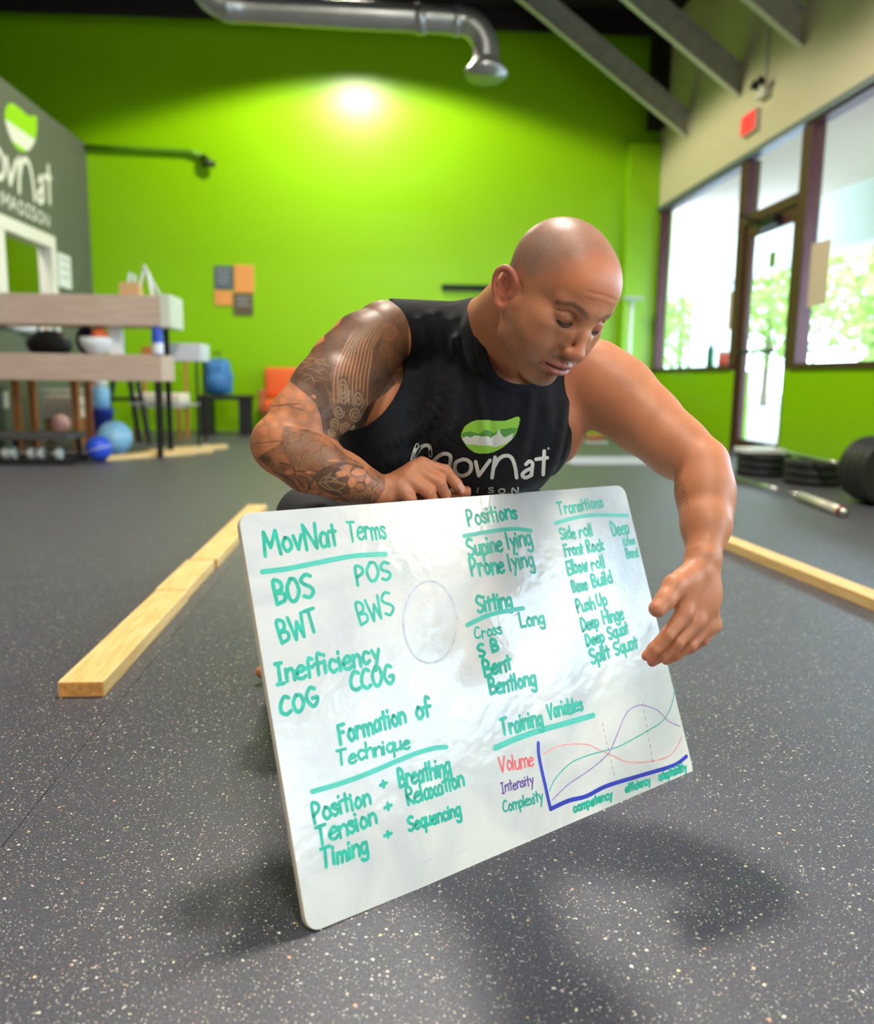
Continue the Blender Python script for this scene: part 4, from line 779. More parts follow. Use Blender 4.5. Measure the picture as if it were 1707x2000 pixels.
for i, (lo, hi, h) in enumerate(regions):
    v, f = nets(*B.grid(lo-3*h, hi+3*h, h)); ce = v[f].mean(1); keep = ((ce > lo) & (ce < hi)).all(1)
    for (l2, h2, hh) in regions[:i]: keep &= ~((ce > l2+h*.6) & (ce < h2-h*.6)).all(1)
    f = f[keep]; used = np.unique(f); mp = -np.ones(len(v), int); mp[used] = np.arange(len(used)); allv.append(v[used]); allf.append(mp[f]+off); reg += [i]*len(used); off += len(used)
V = np.concatenate(allv); FA = np.concatenate(allf); reg = np.array(reg)
print('figure', len(V))
# ---- skin colour, painted per vertex
def lc(*c): return np.array(lin(c))
col = np.tile(lc(188, 122, 88), (len(V), 1)).astype(float)
def mixc(m, c): 
    global col
    m = np.clip(m, 0, 1)[:, None]; col = col*(1-m)+np.asarray(c)*m
def sst(x, a, b): t = np.clip((x-a)/(b-a), 0, 1); return t*t*(3-2*t)
hl = (V-HT)@HR/HS*1000; x, y, z = hl.T; ax_ = np.abs(x); rgn = np.random.RandomState(5); nz = rgn.rand(len(V))
head = (reg == 0) & (np.linalg.norm(hl-np.array([0, 20, 0]), axis=1) < 165)
hm = head.astype(float)
mixc(hm*sst(y, 40, 80)*sst(z, -20, 60)*.5, lc(208, 116, 72))                                # forehead tinted more orange
scalp = hm*sst(y-.55*z, 18, 52)*(1-sst(z, 30, 80))*sst(ax_*.5+y, 25, 45); mixc(scalp*(.36+.42*nz), lc(112, 96, 88))
side = hm*(1-sst(z, 6, 34))*sst(y, -6, 22)*sst(ax_, 50, 64); mixc(side*(.2+.3*nz), lc(110, 92, 82))
beard = hm*sst(-y, 14, 40)*(1-sst(-y, 112, 130))*sst(z, 2, 22)*(1-.75*sst(-y, -5, 60)*(ax_ < 60)*(y > -62)*(ax_ > 30)*.6)*(1-((y > -63) & (ax_ < 26) & (y < -56)))
mixc(beard*(.24+.34*nz), lc(88, 68, 58)); mous = hm*np.exp(-((y+35)/5.5)**2)*(1-sst(ax_, 22, 30))*sst(z, 80, 92)*sst(ax_, 2, 7); mixc(mous*(.3+.3*nz), lc(84, 62, 54))
gt = hm*np.exp(-((y+82)/12)**2)*(1-sst(ax_, 14, 24))*sst(z, 70, 80); mixc(gt*(.2+.3*nz), lc(84, 66, 58))
for pts, r in ((up_lip, 5.2), (lo_lip, 6.2)):
    d = np.full(len(V), 99.)
    for a, b in zip(pts, pts[1:]):
        a, b = np.array(a, float), np.array(b, float); ab = b-a; t = np.clip((hl-a)@ab/(ab@ab), 0, 1); d = np.minimum(d, np.linalg.norm(hl-a-t[:, None]*ab, axis=1))
    mixc(hm*(1-sst(d, r-1.4, r+.8)), lc(178, 96, 88))
def pl(pts, sx=1):
    d = np.full(len(V), 99.)
    for a, b in zip(pts, pts[1:]):
        a, b = np.array(a, float)*[sx, 1, 1], np.array(b, float)*[sx, 1, 1]; ab = b-a; t = np.clip((hl-a)@ab/(ab@ab), 0, 1); d = np.minimum(d, np.linalg.norm(hl-a-t[:, None]*ab, axis=1))
    return d
for s in (-1, 1):
    brow = [(11, 40, 97), (24, 45, 94), (37, 47, 86), (52, 38, 72)]; d = pl(brow, s); mixc(hm*(1-sst(d, 1.8, 6.2))*(.5+.3*nz), lc(52, 38, 32))
    d = pl([(19, 17, 86.5), (27, 12.5, 87.5), (36, 12.5, 85), (45, 17, 77)], s); mixc(hm*(1-sst(d, 1.6, 3.2))*.9, lc(46, 28, 24)); mixc(hm*(1-sst(d, 4, 13))*.3, lc(150, 92, 74))
    d = pl([(-4, 4, 3)], s)
mixc(hm*sst(ax_, 74, 80)*.35*(z < 20)*(y < 42), lc(222, 104, 88))
d = pl([(-25, -51, 93), (-10, -50.3, 103), (10, -50.3, 103), (25, -51, 93)]); mixc(hm*(1-sst(d, 1.6, 3.4))*.8, lc(92, 34, 34))
mixc(hm*np.exp(-((y+10)**2+x**2+(z-114)**2)/250)*.35, lc(212, 112, 92))
# fingertips and knuckles a little pinker, nails paler
for tips, nails in (([C(903, 959, 1.588), C(1263, 1281, 1.37), C(1274, 1292, 1.39), C(1281, 1192, 1.345), C(911, 960, 1.608), C(1301, 1289, 1.412)], None),):
    for tpt in tips: mixc(np.exp(-((V-tpt)**2).sum(1)/.016**2)*.5, lc(214, 122, 100))
for k_ in ((869, 921, 1.562), (857, 942, 1.548), (836, 960, 1.541)): mixc(np.exp(-((V-C(*k_))**2).sum(1)/.014**2)*.3, lc(204, 108, 84))
# ---- tattoos: ink picture laid on the arm where it is drawn on the skin
X0, Y0, TW, THh = 480, 560, 340, 450; SCL = 2
D = np.zeros((THh*SCL, TW*SCL), np.float32); LT = np.zeros_like(D); OR = np.zeros_like(D)
yy, xx = np.mgrid[0:THh*SCL, 0:TW*SCL]; cx_ = (xx/SCL)*4.544; cy_ = (yy/SCL)*4.544
def vnoise(s, seed):
    g = np.random.RandomState(seed).rand(int(2100/s)+3, int(1700/s)+3); gx, gy = cx_/s, cy_/s; ix, iy = gx.astype(int), gy.astype(int); fx, fy = gx-ix, gy-iy; fx = fx*fx*(3-2*fx); fy = fy*fy*(3-2*fy)
    return (g[iy, ix]*(1-fx)+g[iy, ix+1]*fx)*(1-fy)+(g[iy+1, ix]*(1-fx)+g[iy+1, ix+1]*fx)*fy
def poly(pts):
    m = np.zeros(D.shape, bool); n = len(pts)
    for i in range(n):
        (x1, y1), (x2, y2) = pts[i], pts[(i+1) % n]
        if y1 == y2: continue
        c = ((cy_ >= min(y1, y2)) & (cy_ < max(y1, y2))); m ^= c & (cx_ < (cy_-y1)*(x2-x1)/(y2-y1)+x1)
    return m
def soft(m, n=3):
    a = m.astype(np.float32)
    for _ in range(n): a = (a+np.roll(a, 1, 0)+np.roll(a, -1, 0)+np.roll(a, 1, 1)+np.roll(a, -1, 1))/5
    return a
def stroke(T, pts, w, v=1., sm=6):
    pts = catmull(pts, sm) if len(pts) > 2 else [np.array(p, float) for p in pts]
    for a, b in zip(pts, pts[1:]):
        x0, x1 = sorted((a[0], b[0])); y0, y1 = sorted((a[1], b[1])); m = w*1.6
        c0, c1 = int(max(0, (x0-m)/4.544*SCL)), int(min(TW*SCL, (x1+m)/4.544*SCL+2)); r0, r1 = int(max(0, (y0-m)/4.544*SCL)), int(min(THh*SCL, (y1+m)/4.544*SCL+2))
        if c1 <= c0 or r1 <= r0: continue
        X_, Y_ = cx_[r0:r1, c0:c1], cy_[r0:r1, c0:c1]; ab = b-a; t = np.clip(((X_-a[0])*ab[0]+(Y_-a[1])*ab[1])/(ab@ab+1e-9), 0, 1)
        d = np.hypot(X_-a[0]-t*ab[0], Y_-a[1]-t*ab[1]); T[r0:r1, c0:c1] = np.maximum(T[r0:r1, c0:c1], v*np.clip(1.5-d/w, 0, 1))
def spiral(T, cx, cy, rx, ry, turns=2.2, w=7, v=.8, ph=0, sg=1):
    stroke(T, [(cx+rx*(1-.85*t)*math.cos(ph+sg*6.283*turns*t), cy+ry*(1-.85*t)*math.sin(ph+sg*6.283*turns*t)) for t in np.linspace(0, 1, int(turns*9))], w, v, 3)
n1 = vnoise(90, 1); n2_ = vnoise(25, 2)
Pd = poly([(1270, 60), (1400, 180), (1450, 330), (1440, 700), (1400, 800), (1260, 930), (1160, 1010), (1050, 1240), (830, 1380), (690, 1300), (680, 1200), (620, 1030), (520, 930), (400, 830), (340, 740), (300, 700), (560, 560), (690, 480), (700, 420), (830, 330), (900, 180)])
D = np.maximum(D, soft(Pd, 4)*(.85+.14*(n1-.5)))
band = poly([(1010, 270), (1300, 270), (1200, 420), (1130, 560), (1110, 800), (1080, 1060), (1000, 1040), (760, 1030), (750, 800), (790, 660), (890, 470)]); D = np.where(band, D*(1-.45*soft(band, 3)), D)
for k in range(11):
    t = k/10; stroke(D, [(1020+270*t, 280), (900+250*t+10*math.sin(k), 470), (805+320*t, 660), (765+335*t, 830), (770+320*t, 1050)], 8, .9)
    if k < 10: t += .05; stroke(LT, [(1020+270*t, 280), (900+250*t+10*math.sin(k), 470), (805+320*t, 660), (765+335*t, 830), (770+320*t, 1050)], 5, .5)
fd = np.clip((cy_-270)/190, 0, 1); D = np.where(band, D*fd+.84*(1-fd), D); LT *= fd
for a in ((865, 920, 55, 125, 2.6), (1000, 1005, 55, 90, 2), (972, 1130, 60, 70, 2), (825, 1110, 50, 62, 1.8), (792, 1215, 48, 56, 2), (890, 1255, 62, 58, 2.2), (760, 1290, 36, 40, 1.6)):
    m_ = ((cx_-a[0])/a[2])**2+((cy_-a[1])/a[3])**2 < 1.1; D = np.where(m_, np.maximum(D, .72), D); LT[m_] *= .2; spiral(LT, *a[:4], turns=a[4], w=6, v=.85)
for k in range(7): stroke(LT, [(700+k*6, 840+k*20), (735+k*8, 960), (760+k*10, 1080+k*16)], 4, .25)
for a in ((1272, 402, 76, -2.2, 1.9), (1242, 568, 66, -1.4, 2.0), (1318, 668, 66, -1.6, 2.3), (1360, 800, 60, -2.4, .2)):
    m_ = (cx_-a[0])**2+(cy_-a[1])**2 < a[2]**2; D = np.where(m_, .72, D)
    pts = [(a[0]+a[2]*.9*math.cos(t), a[1]+a[2]*.95*math.sin(t)) for t in np.linspace(a[3], a[4], 9)]; stroke(OR, pts, 15, .55)
rs_ = random.Random(4)
for k in range(15): x_, y_ = rs_.uniform(440, 640), rs_.uniform(640, 840); stroke(LT, [(x_, y_), (x_+rs_.uniform(40, 70), y_-rs_.uniform(-20, 30)), (x_+rs_.uniform(80, 120), y_-rs_.uniform(-60, 50))], 3.2, .55)
for k in range(7): t = k/6; stroke(OR, [(830-270*t, 345+230*t), (800-260*t, 420+200*t), (740-240*t, 440+190*t)], 13, .6)
# scales round the elbow
sk = poly([(395, 835), (520, 930), (625, 1030), (680, 1190), (690, 1290), (560, 1260), (330, 1190), (340, 1330), (200, 1420), (40, 1450), (40, 1150), (200, 950)]); D = np.where(sk & ~Pd, np.maximum(D, .30), D)
for (a, b, r) in [(370, 930, 44), (485, 962, 44), (332, 1012, 34), (450, 1050, 38), (572, 1068, 40), (350, 1112, 52), (212, 1160, 42), (512, 1160, 50), (640, 1150, 36), (258, 1222, 36), (270, 1302, 58), (626, 1240, 48), (160, 1280, 44), (250, 1060, 34), (180, 1380, 40), (600, 980, 20), (120, 1200, 30), (230, 1480, 40), (310, 1545, 45), (360, 1600, 36)]:
    d = np.hypot(cx_-a, (cy_-b)*1.05); D = np.where(d < r*1.15, np.minimum(D, .06+.3*np.clip(d/r-.55, 0, 1)), D); OR = np.maximum(OR, .38*np.clip(1.25-d/r, 0, 1))
stroke(D, [(400, 835), (525, 935), (628, 1035), (680, 1180), (690, 1290)], 9, .95); stroke(D, [(220, 1060), (480, 1038)], 7, .8); stroke(D, [(390, 1060), (515, 1097)], 7, .8); stroke(D, [(80, 1390), (300, 1370), (330, 1385)], 6, .8)
# forearm
fa = poly([(335, 1230), (560, 1270), (720, 1330), (900, 1500), (1300, 1700), (1150, 1920), (900, 2000), (500, 1860), (250, 1640), (100, 1520), (330, 1370)]); D = np.where(fa, np.maximum(D, .5+.55*(n1-.5)+.25*(n2_-.5)), D); OR = np.where(fa, np.maximum(OR, np.clip(.9-1.6*n1, 0, .6)), OR)
sw = poly([(340, 1290), (560, 1290), (720, 1400), (860, 1510), (760, 1590), (560, 1620), (430, 1570), (330, 1420)]); D = np.where(sw, .48, D); OR[sw] *= .3
for a in ((400, 1330, 40, 40), (470, 1400, 50, 45), (390, 1430, 46, 52), (545, 1505, 60, 56), (440, 1520, 50, 50), (600, 1400, 50, 40), (640, 1490, 50, 45), (700, 1540, 46, 40), (520, 1330, 46, 34), (500, 1590, 44, 36), (700, 1440, 40, 34)):
    spiral(D, *a, turns=2.2, w=6, v=.8, ph=a[0]); spiral(LT, a[0]+6, a[1]+5, a[2]*.9, a[3]*.9, turns=2.2, w=4, v=.4, ph=a[0])
for k in range(5): stroke(D, [(330+k*12, 1290+k*16), (320+k*14, 1400+k*8), (400+k*14, 1560-k*4), (520+k*10, 1640-k*12), (700, 1610-k*10)], 4, .7)
lf_ = poly([(590, 1680), (700, 1600), (820, 1600), (930, 1700), (930, 1840), (800, 1860), (660, 1800)]); D = np.where(lf_, .86, D); LT[lf_] = 0; OR[lf_] = 0
for ln in ([(650, 1740), (760, 1730), (880, 1750)], [(700, 1735), (720, 1690), (760, 1650)], [(760, 1732), (790, 1700), (840, 1680)], [(700, 1742), (760, 1790), (850, 1830)], [(650, 1740), (700, 1690), (780, 1700), (830, 1740), (880, 1755), (830, 1800), (740, 1800), (650, 1745)]): stroke(LT, ln, 5, .75)
for ln in ([(430, 1640), (520, 1640), (600, 1700), (560, 1790), (640, 1830), (730, 1850)], [(470, 1680), (540, 1700), (560, 1760), (600, 1820)], [(800, 1600), (900, 1570), (1010, 1600), (1090, 1660)], [(930, 1640), (960, 1600), (1040, 1600)], [(940, 1900), (1000, 1850), (1080, 1870), (1130, 1840)], [(960, 1780), (1000, 1820), (1060, 1800), (1040, 1740), (980, 1740)],
           [(1130, 1700), (1180, 1740), (1120, 1790), (1160, 1840)], [(840, 1860), (900, 1900), (960, 1960)], [(760, 1900), (840, 1880), (880, 1960)], [(250, 1640), (400, 1720), (480, 1830)], [(300, 1560), (420, 1600), (440, 1680), (520, 1780)], [(560, 1620), (640, 1640), (760, 1590), (900, 1560)]): stroke(D, ln, 9, .92)
for (a, b, r1, r2) in [(850, 1660, 60, 30), (1000, 1650, 70, 36), (600, 1830, 60, 34), (700, 1860, 60, 34), (820, 1930, 60, 34), (380, 1650, 50, 28), (940, 1740, 40, 50), (780, 1545, 70, 20), (1080, 1720, 30, 40), (560, 1560+90, 40, 18)]:
    d = np.hypot((cx_-a)/r1, (cy_-b)/r2); D = np.where(d < 1, np.minimum(D, .08+.3*np.clip(d-.6, 0, 1)), D); OR = np.maximum(OR, .6*np.clip(1.1-d, 0, 1)); stroke(D, [(a+r1*math.cos(t), b+r2*math.sin(t)) for t in np.linspace(.3, 4.2, 9)], 6, .8)
for k in range(6): stroke(LT, [(930+k*35, 1960-k*10), (960+k*34, 1880-k*12), (1000+k*30, 1850-k*22)], 4, .5)
endm = soft(cx_*.83+cy_*.56 > 2040, 2); D *= 1-endm; LT *= 1-endm; OR *= 1-endm
D = D*(.93+.14*n2_)
upx = W_/2+F*V[:, 0]/-V[:, 2]; vpx = H_/2-F*V[:, 1]/-V[:, 2]
armm = ((reg == 3) | ((reg == 1) & (upx < 752))) & (upx < 806) & (upx > 481) & (vpx > 561) & (vpx < 1008)
# only the arm itself: inside the sleeve of its bones
bones = [(C(730, 640, 1.60), C(700, 672, 1.585)), (C(700, 672, 1.585), C(630, 757, 1.535)), (C(630, 757, 1.535), C(557, 866, 1.47)), (C(556, 872, 1.47), C(672, 932, 1.515)), (C(672, 932, 1.515), C(752, 961, 1.542))]
dm = np.full(len(V), 9.)
for a, b in bones: ab = b-a; t = np.clip((V-a)@ab/(ab@ab), 0, 1); dm = np.minimum(dm, np.linalg.norm(V-a-t[:, None]*ab, axis=1))
armw = armm*(1-sst(dm, .12, .14))
iu = np.clip(((upx-X0)*SCL), 0, TW*SCL-2); iv = np.clip(((vpx-Y0)*SCL), 0, THh*SCL-2); i0, j0 = iu.astype(int), iv.astype(int); fu, fv = iu-i0, iv-j0
def samp(T): return (T[j0, i0]*(1-fu)+T[j0, i0+1]*fu)*(1-fv)+(T[j0+1, i0]*(1-fu)+T[j0+1, i0+1]*fu)*fv
col = np.where(armw[:, None] > 0, col*(1-.5*armw[:, None])+lc(210, 132, 84)*.5*armw[:, None], col)
mixc(armw*samp(OR)*.9, lc(226, 138, 84)); mixc(armw*samp(D)*.93, lc(52, 50, 44)); mixc(armw*samp(LT)*.75, lc(196, 156, 112))
# small faded script on the other forearm
D2 = Fld
def ink_at(pts, w, v):
    global col
    for a, b in zip(pts, pts[1:]):
        a, b = np.array(a, float), np.array(b, float); ab = b-a; q_ = np.stack([upx, vpx], 1)-a; t = np.clip(q_@ab/(ab@ab+1e-9), 0, 1); d = np.linalg.norm(q_-t[:, None]*ab, axis=1)
        mixc((reg == 4)*np.clip(1.4-d/w, 0, 1)*v, lc(110, 78, 60))
for k in range(7): ink_at([(1322+k*2.4, 940+k*8), (1330+k*2.4, 937+k*8+(k % 3)*2), (1333+k*2.2, 944+k*8), (1326+k*2.6, 947+k*8-(k % 2)*3)], 1.3, .32)
person = thing('person', 'bald man in a black sleeveless shirt, tattooed arm, squatting behind the whiteboard', 'person'); person.location = toW(C(870, 1300, 2.15))*np.array([1, 1, 0])
pl0 = np.array(person.location)
me = mesh_np('body', toW(V)-pl0, FA)
ca = me.color_attributes.new('skin_tone', 'FLOAT_COLOR', 'POINT'); ca.data.foreach_set('color', np.concatenate([col, np.ones((len(V), 1))], 1).astype(np.float32).ravel())
def skinm():
    m = bpy.data.materials.new('skin'); m.use_nodes = True; nt = m.node_tree; N = nt.nodes; L = nt.links; b = N['Principled BSDF']
    at_ = N.new('ShaderNodeAttribute'); at_.attribute_name = 'skin_tone'; tc = N.new('ShaderNodeTexCoord')
    n = N.new('ShaderNodeTexNoise'); n.inputs['Scale'].default_value = 26; n.inputs['Detail'].default_value = 6; L.new(tc.outputs['Object'], n.inputs[0])
    mr = N.new('ShaderNodeMapRange'); L.new(n.outputs[0], mr.inputs[0]); mr.inputs[1].default_value = .3; mr.inputs[2].default_value = .7; mr.inputs[3].default_value = .9; mr.inputs[4].default_value = 1.08
    mx = N.new('ShaderNodeVectorMath'); mx.operation = 'SCALE'; L.new(at_.outputs['Color'], mx.inputs[0]); L.new(mr.outputs[0], mx.inputs['Scale']); L.new(mx.outputs[0], b.inputs['Base Color'])
    b.inputs['Roughness'].default_value = .46; b.inputs['Specular IOR Level'].default_value = .42; b.inputs['Subsurface Weight'].default_value = .12; b.inputs['Subsurface Radius'].default_value = (1, .35, .2); b.inputs['Subsurface Scale'].default_value = .006
    p = N.new('ShaderNodeTexNoise'); p.inputs['Scale'].default_value = 420; p.inputs['Detail'].default_value = 3; L.new(tc.outputs['Object'], p.inputs[0])
    bp = N.new('ShaderNodeBump'); bp.inputs['Strength'].default_value = .3; bp.inputs['Distance'].default_value = .0008; L.new(p.outputs[0], bp.inputs['Height']); L.new(bp.outputs[0], b.inputs['Normal'])
    return m
SKIN = skinm(); body = obj('body', me, SKIN, person)
# ---- clothing
CLOTH = mat('black_cotton', (19, 20, 26), .85, spec=.25, noise=.15, nscale=30, bump=.35, bscale=500); CLOTH.node_tree.nodes['Principled BSDF'].inputs['Sheen Weight'].default_value = .08
S = Fld(); o = .010
S.ell(C(945, 792, 1.69), (.185+o, .14+o, .115+o), .03); S.ell(C(908, 930, 1.81), (.155+o, .17+o, .125+o), .045); S.ell(C(868, 1040, 1.99), (.175+o, .13, .14+o), .04)
S.cap(C(950, 655, 1.64), C(752, 640, 1.62), .056+.006, .05+.006, .03); S.cap(C(965, 665, 1.66), C(1165, 722, 1.66), .056+.007, .05+.007, .03)
S.ell(C(757, 814, 1.67), (.068+o, .115+o, .088+o), .03); S.ell(C(738, 872, 1.70), (.08, .08, .08), .04); S.ell(C(1058, 800, 1.69), (.05+o, .12+o, .08+o), .03)
S.cap(C(975, 660, 1.57), C(950, 668, 1.64), .078, .088, .02)
S.ell(C(980, 850, 1.66), (.13, .12, .10), .04)
for pts, a_, w_ in [([(842, 612, 1.56), (850, 690, 1.55), (842, 790, 1.56), (815, 880, 1.62)], .006, .010), ([(880, 625, 1.56), (893, 720, 1.54), (880, 820, 1.55), (860, 900, 1.6)], .005, .012), ([(815, 625, 1.57), (822, 720, 1.56), (805, 800, 1.58)], .004, .008),
                   ([(735, 880, 1.64), (790, 858, 1.6), (835, 815, 1.57), (870, 740, 1.54), (885, 660, 1.54)], .007, .011), ([(700, 925, 1.68), (790, 905, 1.63), (850, 870, 1.58), (905, 800, 1.54)], .005, .012), ([(1040, 775, 1.55), (1030, 850, 1.56), (1000, 930, 1.62)], .005, .014),
                   ([(925, 700, 1.53), (940, 780, 1.53), (950, 860, 1.55)], .003, .01), ([(1105, 790, 1.6), (1085, 870, 1.62), (1055, 950, 1.68)], .006, .01), ([(1075, 760, 1.56), (1075, 830, 1.58)], .003, .012)]:
    S.ridge([C(*p) for p in pts], a_*1.1, w_, .06); S.ridge([C(p[0]+13, p[1]+4, p[2]) for p in pts], -a_*.8, w_*.8, .06)
S.ridge([C(782, 612, 1.575), (C(830, 606, 1.585)), C(880, 600, 1.59), C(925, 590, 1.6)], .0022, .0028)
NA, NB_ = C(1110, 650, 1.28), C(1006, 668, 1.625); NR = .081
_ab = (NB_-NA); _L = float(_ab@_ab)
def collar(X, Y, Z):                                     # ribbed band round the neck opening
    x, y, z = X-NA[0], Y-NA[1], Z-NA[2]; t = np.clip((x*_ab[0]+y*_ab[1]+z*_ab[2])/_L, 0, 1)
    d = np.sqrt((x-t*_ab[0])**2+(y-t*_ab[1])**2+(z-t*_ab[2])**2)-NR; return .0022*(np.clip((.019-d)/.002, 0, 1)-.5*np.exp(-((d-.0195)/.0015)**2))
S.add(collar, np.minimum(NA, NB_)-.12, np.maximum(NA, NB_)+.12, 0, 'r')
S.cap(NA, NB_, NR, NR, .003, 's')
S.ell(C(690, 690, 1.60), (.100, .145, .3), .004, 's'); S.ell(C(1243, 760, 1.64), (.105, .15, .3), .004, 's')
v, f = nets(*S.grid(np.array([-.25, -.2, -2.2]), np.array([.36, .45, -1.42]), .0026))
shirt = obj('shirt', mesh_np('shirt', toW(v)-pl0, f), CLOTH, person); shv, shf = v, f
T_ = Fld(); T_.ell(C(868, 1045, 2.0), (.19, .13, .155), .03)
for hip, knee in ((C(800, 1060, 2.02), KL), (C(940, 1065, 2.02), KR)): T_.chain([hip, hip*.5+knee*.5, knee], [.1, .09, .078], .03)
T_.ell(KL+[-.01, .01, .02], (.07, .07, .08), .02)
T_.ridge([KL+[-.05, .06, .07], KL+[.02, .085, .04], KL+[.1, .09, -.02]], .002, .004); T_.ridge([KL+[-.07, -.03, .06], KL+[0, .03, .09], KL+[.1, .05, .06]], .005, .012)
v, f = nets(*T_.grid(np.array([-.5, -.35, -2.35]), np.array([.45, .2, -1.68]), .005))
obj('trousers', mesh_np('trousers', toW(v)-pl0, f), mat('dark_grey_sweat_cotton', (40, 39, 42), .8, bump=.3, bscale=400), person)
# eyelashes
for s in (-1, 1):
    bm = BM(); tube(bm, [Vector(toW(hd(*p))-pl0) for p in catmull([(s*19, 16.5, 88), (s*27, 11.8, 89.5), (s*36, 11.8, 87), (s*46, 16.5, 78)], 5)], [.0004]+[.0011]*14+[.0004], 6); obj('eyelashes', bm, mat('dark_hair', (34, 24, 22), .6) if s < 0 else bpy.data.materials['dark_hair'], person)
# nails where they face the lens
bvb = BVHTree.FromPolygons([tuple(p) for p in toW(V[:])], [tuple(q_) for q_ in FA[(reg[FA[:, 0]] == 1) | (reg[FA[:, 0]] == 2)]])
NAIL = mat('fingernail', (226, 166, 146), .25)
def surf(bv, px, py, lift):
    h = bv.ray_cast(Vector(CAM), Vector(ray(px, py)))
    return None if h[0] is None else (h[0]-Vector(ray(px, py)).normalized()*lift)
def decal(name, poly_px, bv, m, parent, step=3., lift=.0006, holes=None):
    """a flat print: a px polygon filled with small cells laid on the surface it is printed on"""
    pts = np.array(poly_px, float); x0, y0 = pts.min(0); x1, y1 = pts.max(0); nx, ny = int((x1-x0)/step)+2, int((y1-y0)/step)+2
    def inside(x, y):
        c = False; n = len(pts)
        for i in range(n):
            (a, b), (c_, d) = pts[i], pts[(i+1) % n]
            if (b > y) != (d > y) and x < (c_-a)*(y-b)/(d-b)+a: c = not c
        return c
    bm = BM(); cache = {}
    def vt(i, j):
        if (i, j) not in cache:
            x, y = x0+i*step, y0+j*step
            # snap cells near the outline onto it
            p = surf(bv, x, y, lift); cache[(i, j)] = bm.verts.new(p-Vector(pl0)) if p is not None else None
        return cache[(i, j)]
    for i in range(nx):
        for j in range(ny):
            if inside(x0+(i+.5)*step, y0+(j+.5)*step):
                q_ = [vt(i, j), vt(i+1, j), vt(i+1, j+1), vt(i, j+1)]
                if all(q_): bm.faces.new(q_[::-1])
    return obj(name, bm, m, parent)
def pstroke(name, strokes, w, bv, m, parent, lift=.0006, sm=6):
    Vs = []; Fs = []; 
    for n_, s in enumerate(strokes):
        pts = catmull(s, sm) if len(s) > 2 else [np.array(s[0], float)*(1-t)+np.array(s[1], float)*t for t in np.linspace(0, 1, 6)]
        vv, ff = ribbon2d(pts, w); ok = [surf(bv, p[0], p[1], lift+.00003*n_) for p in vv]; o = len(Vs)
        if any(p is None for p in ok): ok = [p if p is not None else next(q_ for q_ in ok if q_ is not None) for p in ok]
        Vs += [tuple(p-Vector(pl0)) for p in ok]; Fs += [tuple(o+k for k in q_) for q_ in ff]
    me = bpy.data.meshes.new(name); me.from_pydata(Vs, [], Fs); return obj(name, me, m, parent)
decal('fingernail', [(893, 948), (900, 943), (907, 952), (908, 962), (902, 963)], bvb, NAIL, body, 1.2, .0005)
bvs = BVHTree.FromPolygons([tuple(p) for p in toW(shv)], [tuple(q_) for q_ in shf])
PRINT = mat('white_shirt_print', (224, 222, 214), .6); LG = mat('leaf_green_print', (150, 206, 62), .6); DG = mat('deep_green_print', (84, 150, 60), .6)
leafp = catmull([(901, 853), (906, 836), (925, 822), (955, 821), (985, 822), (1014, 814), (1011, 838), (1000, 858), (978, 876), (952, 886), (928, 884), (911, 871)], 4, True)
def above(f_): return [p for p in leafp if p[1] < f_(p[0])]
decal('leaf_print', leafp, bvs, LG, shirt, 1.6, .0006)
wave = [(902, 846), (920, 842), (935, 848), (950, 838), (965, 846), (980, 838), (1000, 836), (1011, 836), (1000, 857), (980, 862), (955, 868), (930, 866), (905, 862)]
decal('leaf_wave_print', wave, bvs, DG, shirt, 1.6, .0009)
sky_ = [(902, 856), (912, 852), (920, 855), (926, 850), (940, 852), (955, 852), (957, 856), (970, 848), (975, 838), (979, 848), (985, 855), (1003, 846), (1000, 858), (985, 868), (965, 874), (960, 871), (930, 869), (910, 868)]
decal('skyline_print', sky_, bvs, PRINT, shirt, 1.6, .0012)
LOGO = [[(804, 902), (809, 884), (815, 869)], [(806, 898), (818, 878), (830, 870), (839, 873), (841, 890)], [(842, 905), (858, 890), (871, 886), (880, 892), (878, 910)],
        [(904, 897), (891, 903), (888, 916), (894, 927), (906, 929), (918, 921), (920, 907), (913, 899), (904, 897)], [(929, 902), (935, 929)], [(935, 929), (957, 899)], [(967, 893), (964, 912), (961, 933)], [(964, 914), (974, 897), (987, 890), (999, 894), (1006, 912), (1009, 933)],
        [(1027, 907), (1034, 901), (1040, 905), (1039, 917), (1038, 928)], [(1039, 914), (1028, 919), (1020, 927), (1026, 933), (1038, 928)], [(1063, 881), (1062, 904), (1061, 927)], [(1047, 897), (1069, 894)]]
pstroke('lettering_print', LOGO, 7.2, bvs, PRINT, shirt)
pstroke('lettering_print', [[(1069, 876), (1071, 874), (1073, 876), (1071, 878), (1069, 876)]], 1, bvs, PRINT, shirt)
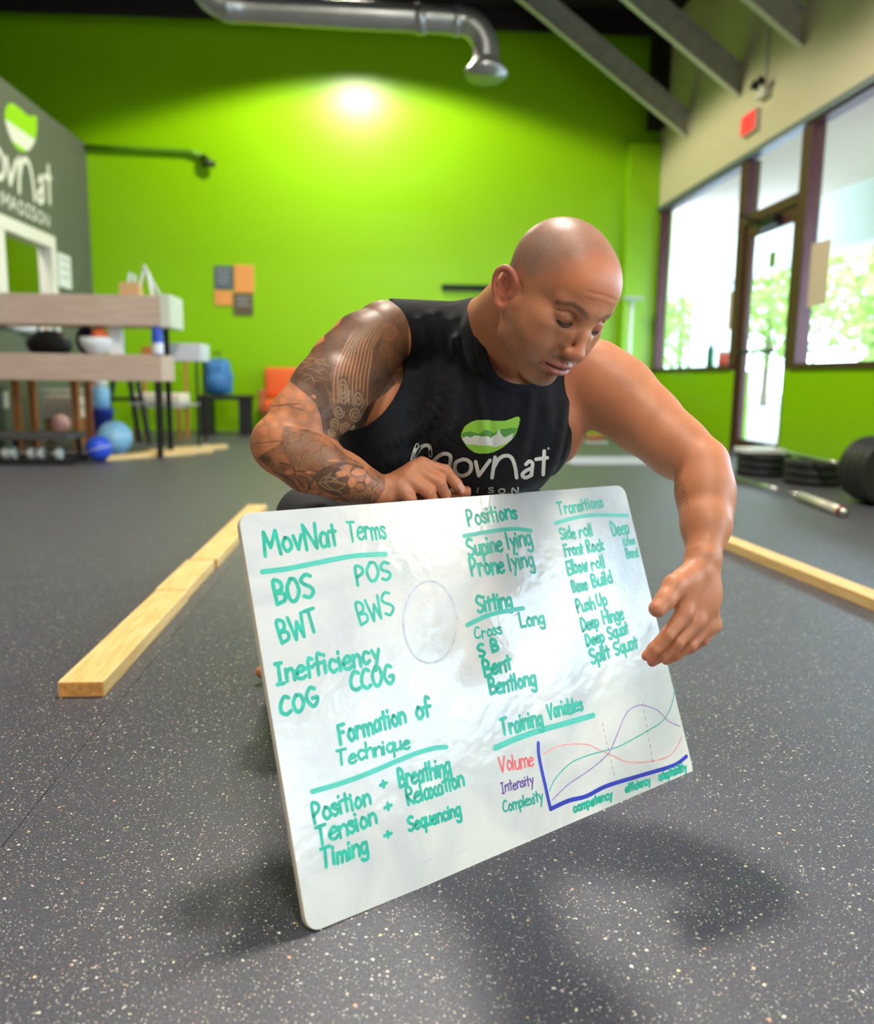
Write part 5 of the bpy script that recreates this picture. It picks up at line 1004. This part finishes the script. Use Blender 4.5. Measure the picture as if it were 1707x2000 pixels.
MAD = [[(856, 965), (857, 956), (861, 961), (865, 955), (867, 964)], [(878, 964), (882, 954), (887, 963)], [(899, 963), (899, 954), (906, 957), (905, 962), (899, 963)], [(934, 953), (932, 962)], [(963, 953), (956, 953), (956, 957), (963, 958), (962, 962), (954, 962)], [(978, 955), (974, 959), (978, 964), (985, 962), (985, 956), (978, 955)], [(1000, 964), (1001, 953), (1011, 963), (1012, 952)]]
pstroke('small_lettering_print', MAD, 2.6, bvs, PRINT, shirt, sm=3)
# ------------------------------------------------------------------ painted sign on the grey wall
sg = thing('wall_sign', 'white lettering with a green leaf on the grey wall above the doorway', 'sign', None, (XL+.0015, 10, 3)); SG0 = np.array(sg.location)
def plane_strokes(name, strokes, w, m, dx=0):
    V_ = []; F_ = []
    for s in strokes:
        vv, ff = ribbon2d([(p[0], p[1]) for p in (catmull(s, 5) if len(s) > 2 else s)], w); o = len(V_); V_ += [(dx+.00002*len(F_), a[0], a[1]) for a in vv]; F_ += [tuple(o+k for k in q_) for q_ in ff]
    me = bpy.data.meshes.new(name); me.from_pydata(V_, [], F_); return obj(name, me, m, sg)
# chest logo shape reused at wall size: (px of the shirt logo) -> (y, z) on the wall
def wl_(p): return ((p[0]-1071)*.0088+11.15-10, (933-p[1])*.0092+2.84-3)
SW = mat('white_sign_paint', (222, 222, 212), .6); SGN = mat('lime_sign_paint', (150, 214, 20), .5)
plane_strokes('sign_lettering', [[wl_(p) for p in s] for s in LOGO], .075, SW)
lp = [((p[0]-901)/113*.88+9.93-10, (886-p[1])/72*.52+3.30-3) for p in leafp]
def flat(name, pts, m, dx):
    me = bpy.data.meshes.new(name); me.from_pydata([(dx, a[0], a[1]) for a in pts], [], [tuple(range(len(pts)))]); return obj(name, me, m, sg)
flat('sign_leaf', lp, SGN, .0005); zc = (min(p[1] for p in lp)+max(p[1] for p in lp))/2
low = [p for p in lp if p[1] < zc-.01 and p[1] > zc-.21]; low.sort(key=lambda p: math.atan2(p[1]-zc+.1, p[0]-.35)); flat('sign_skyline', low, SW, .001)
st, W0 = word_strokes('MADISON'); plane_strokes('sign_small_lettering', [[(9.7-10+a/W0*1.3, 2.6-3+b*.013) for a, b in s] for s in st], .028, SW)
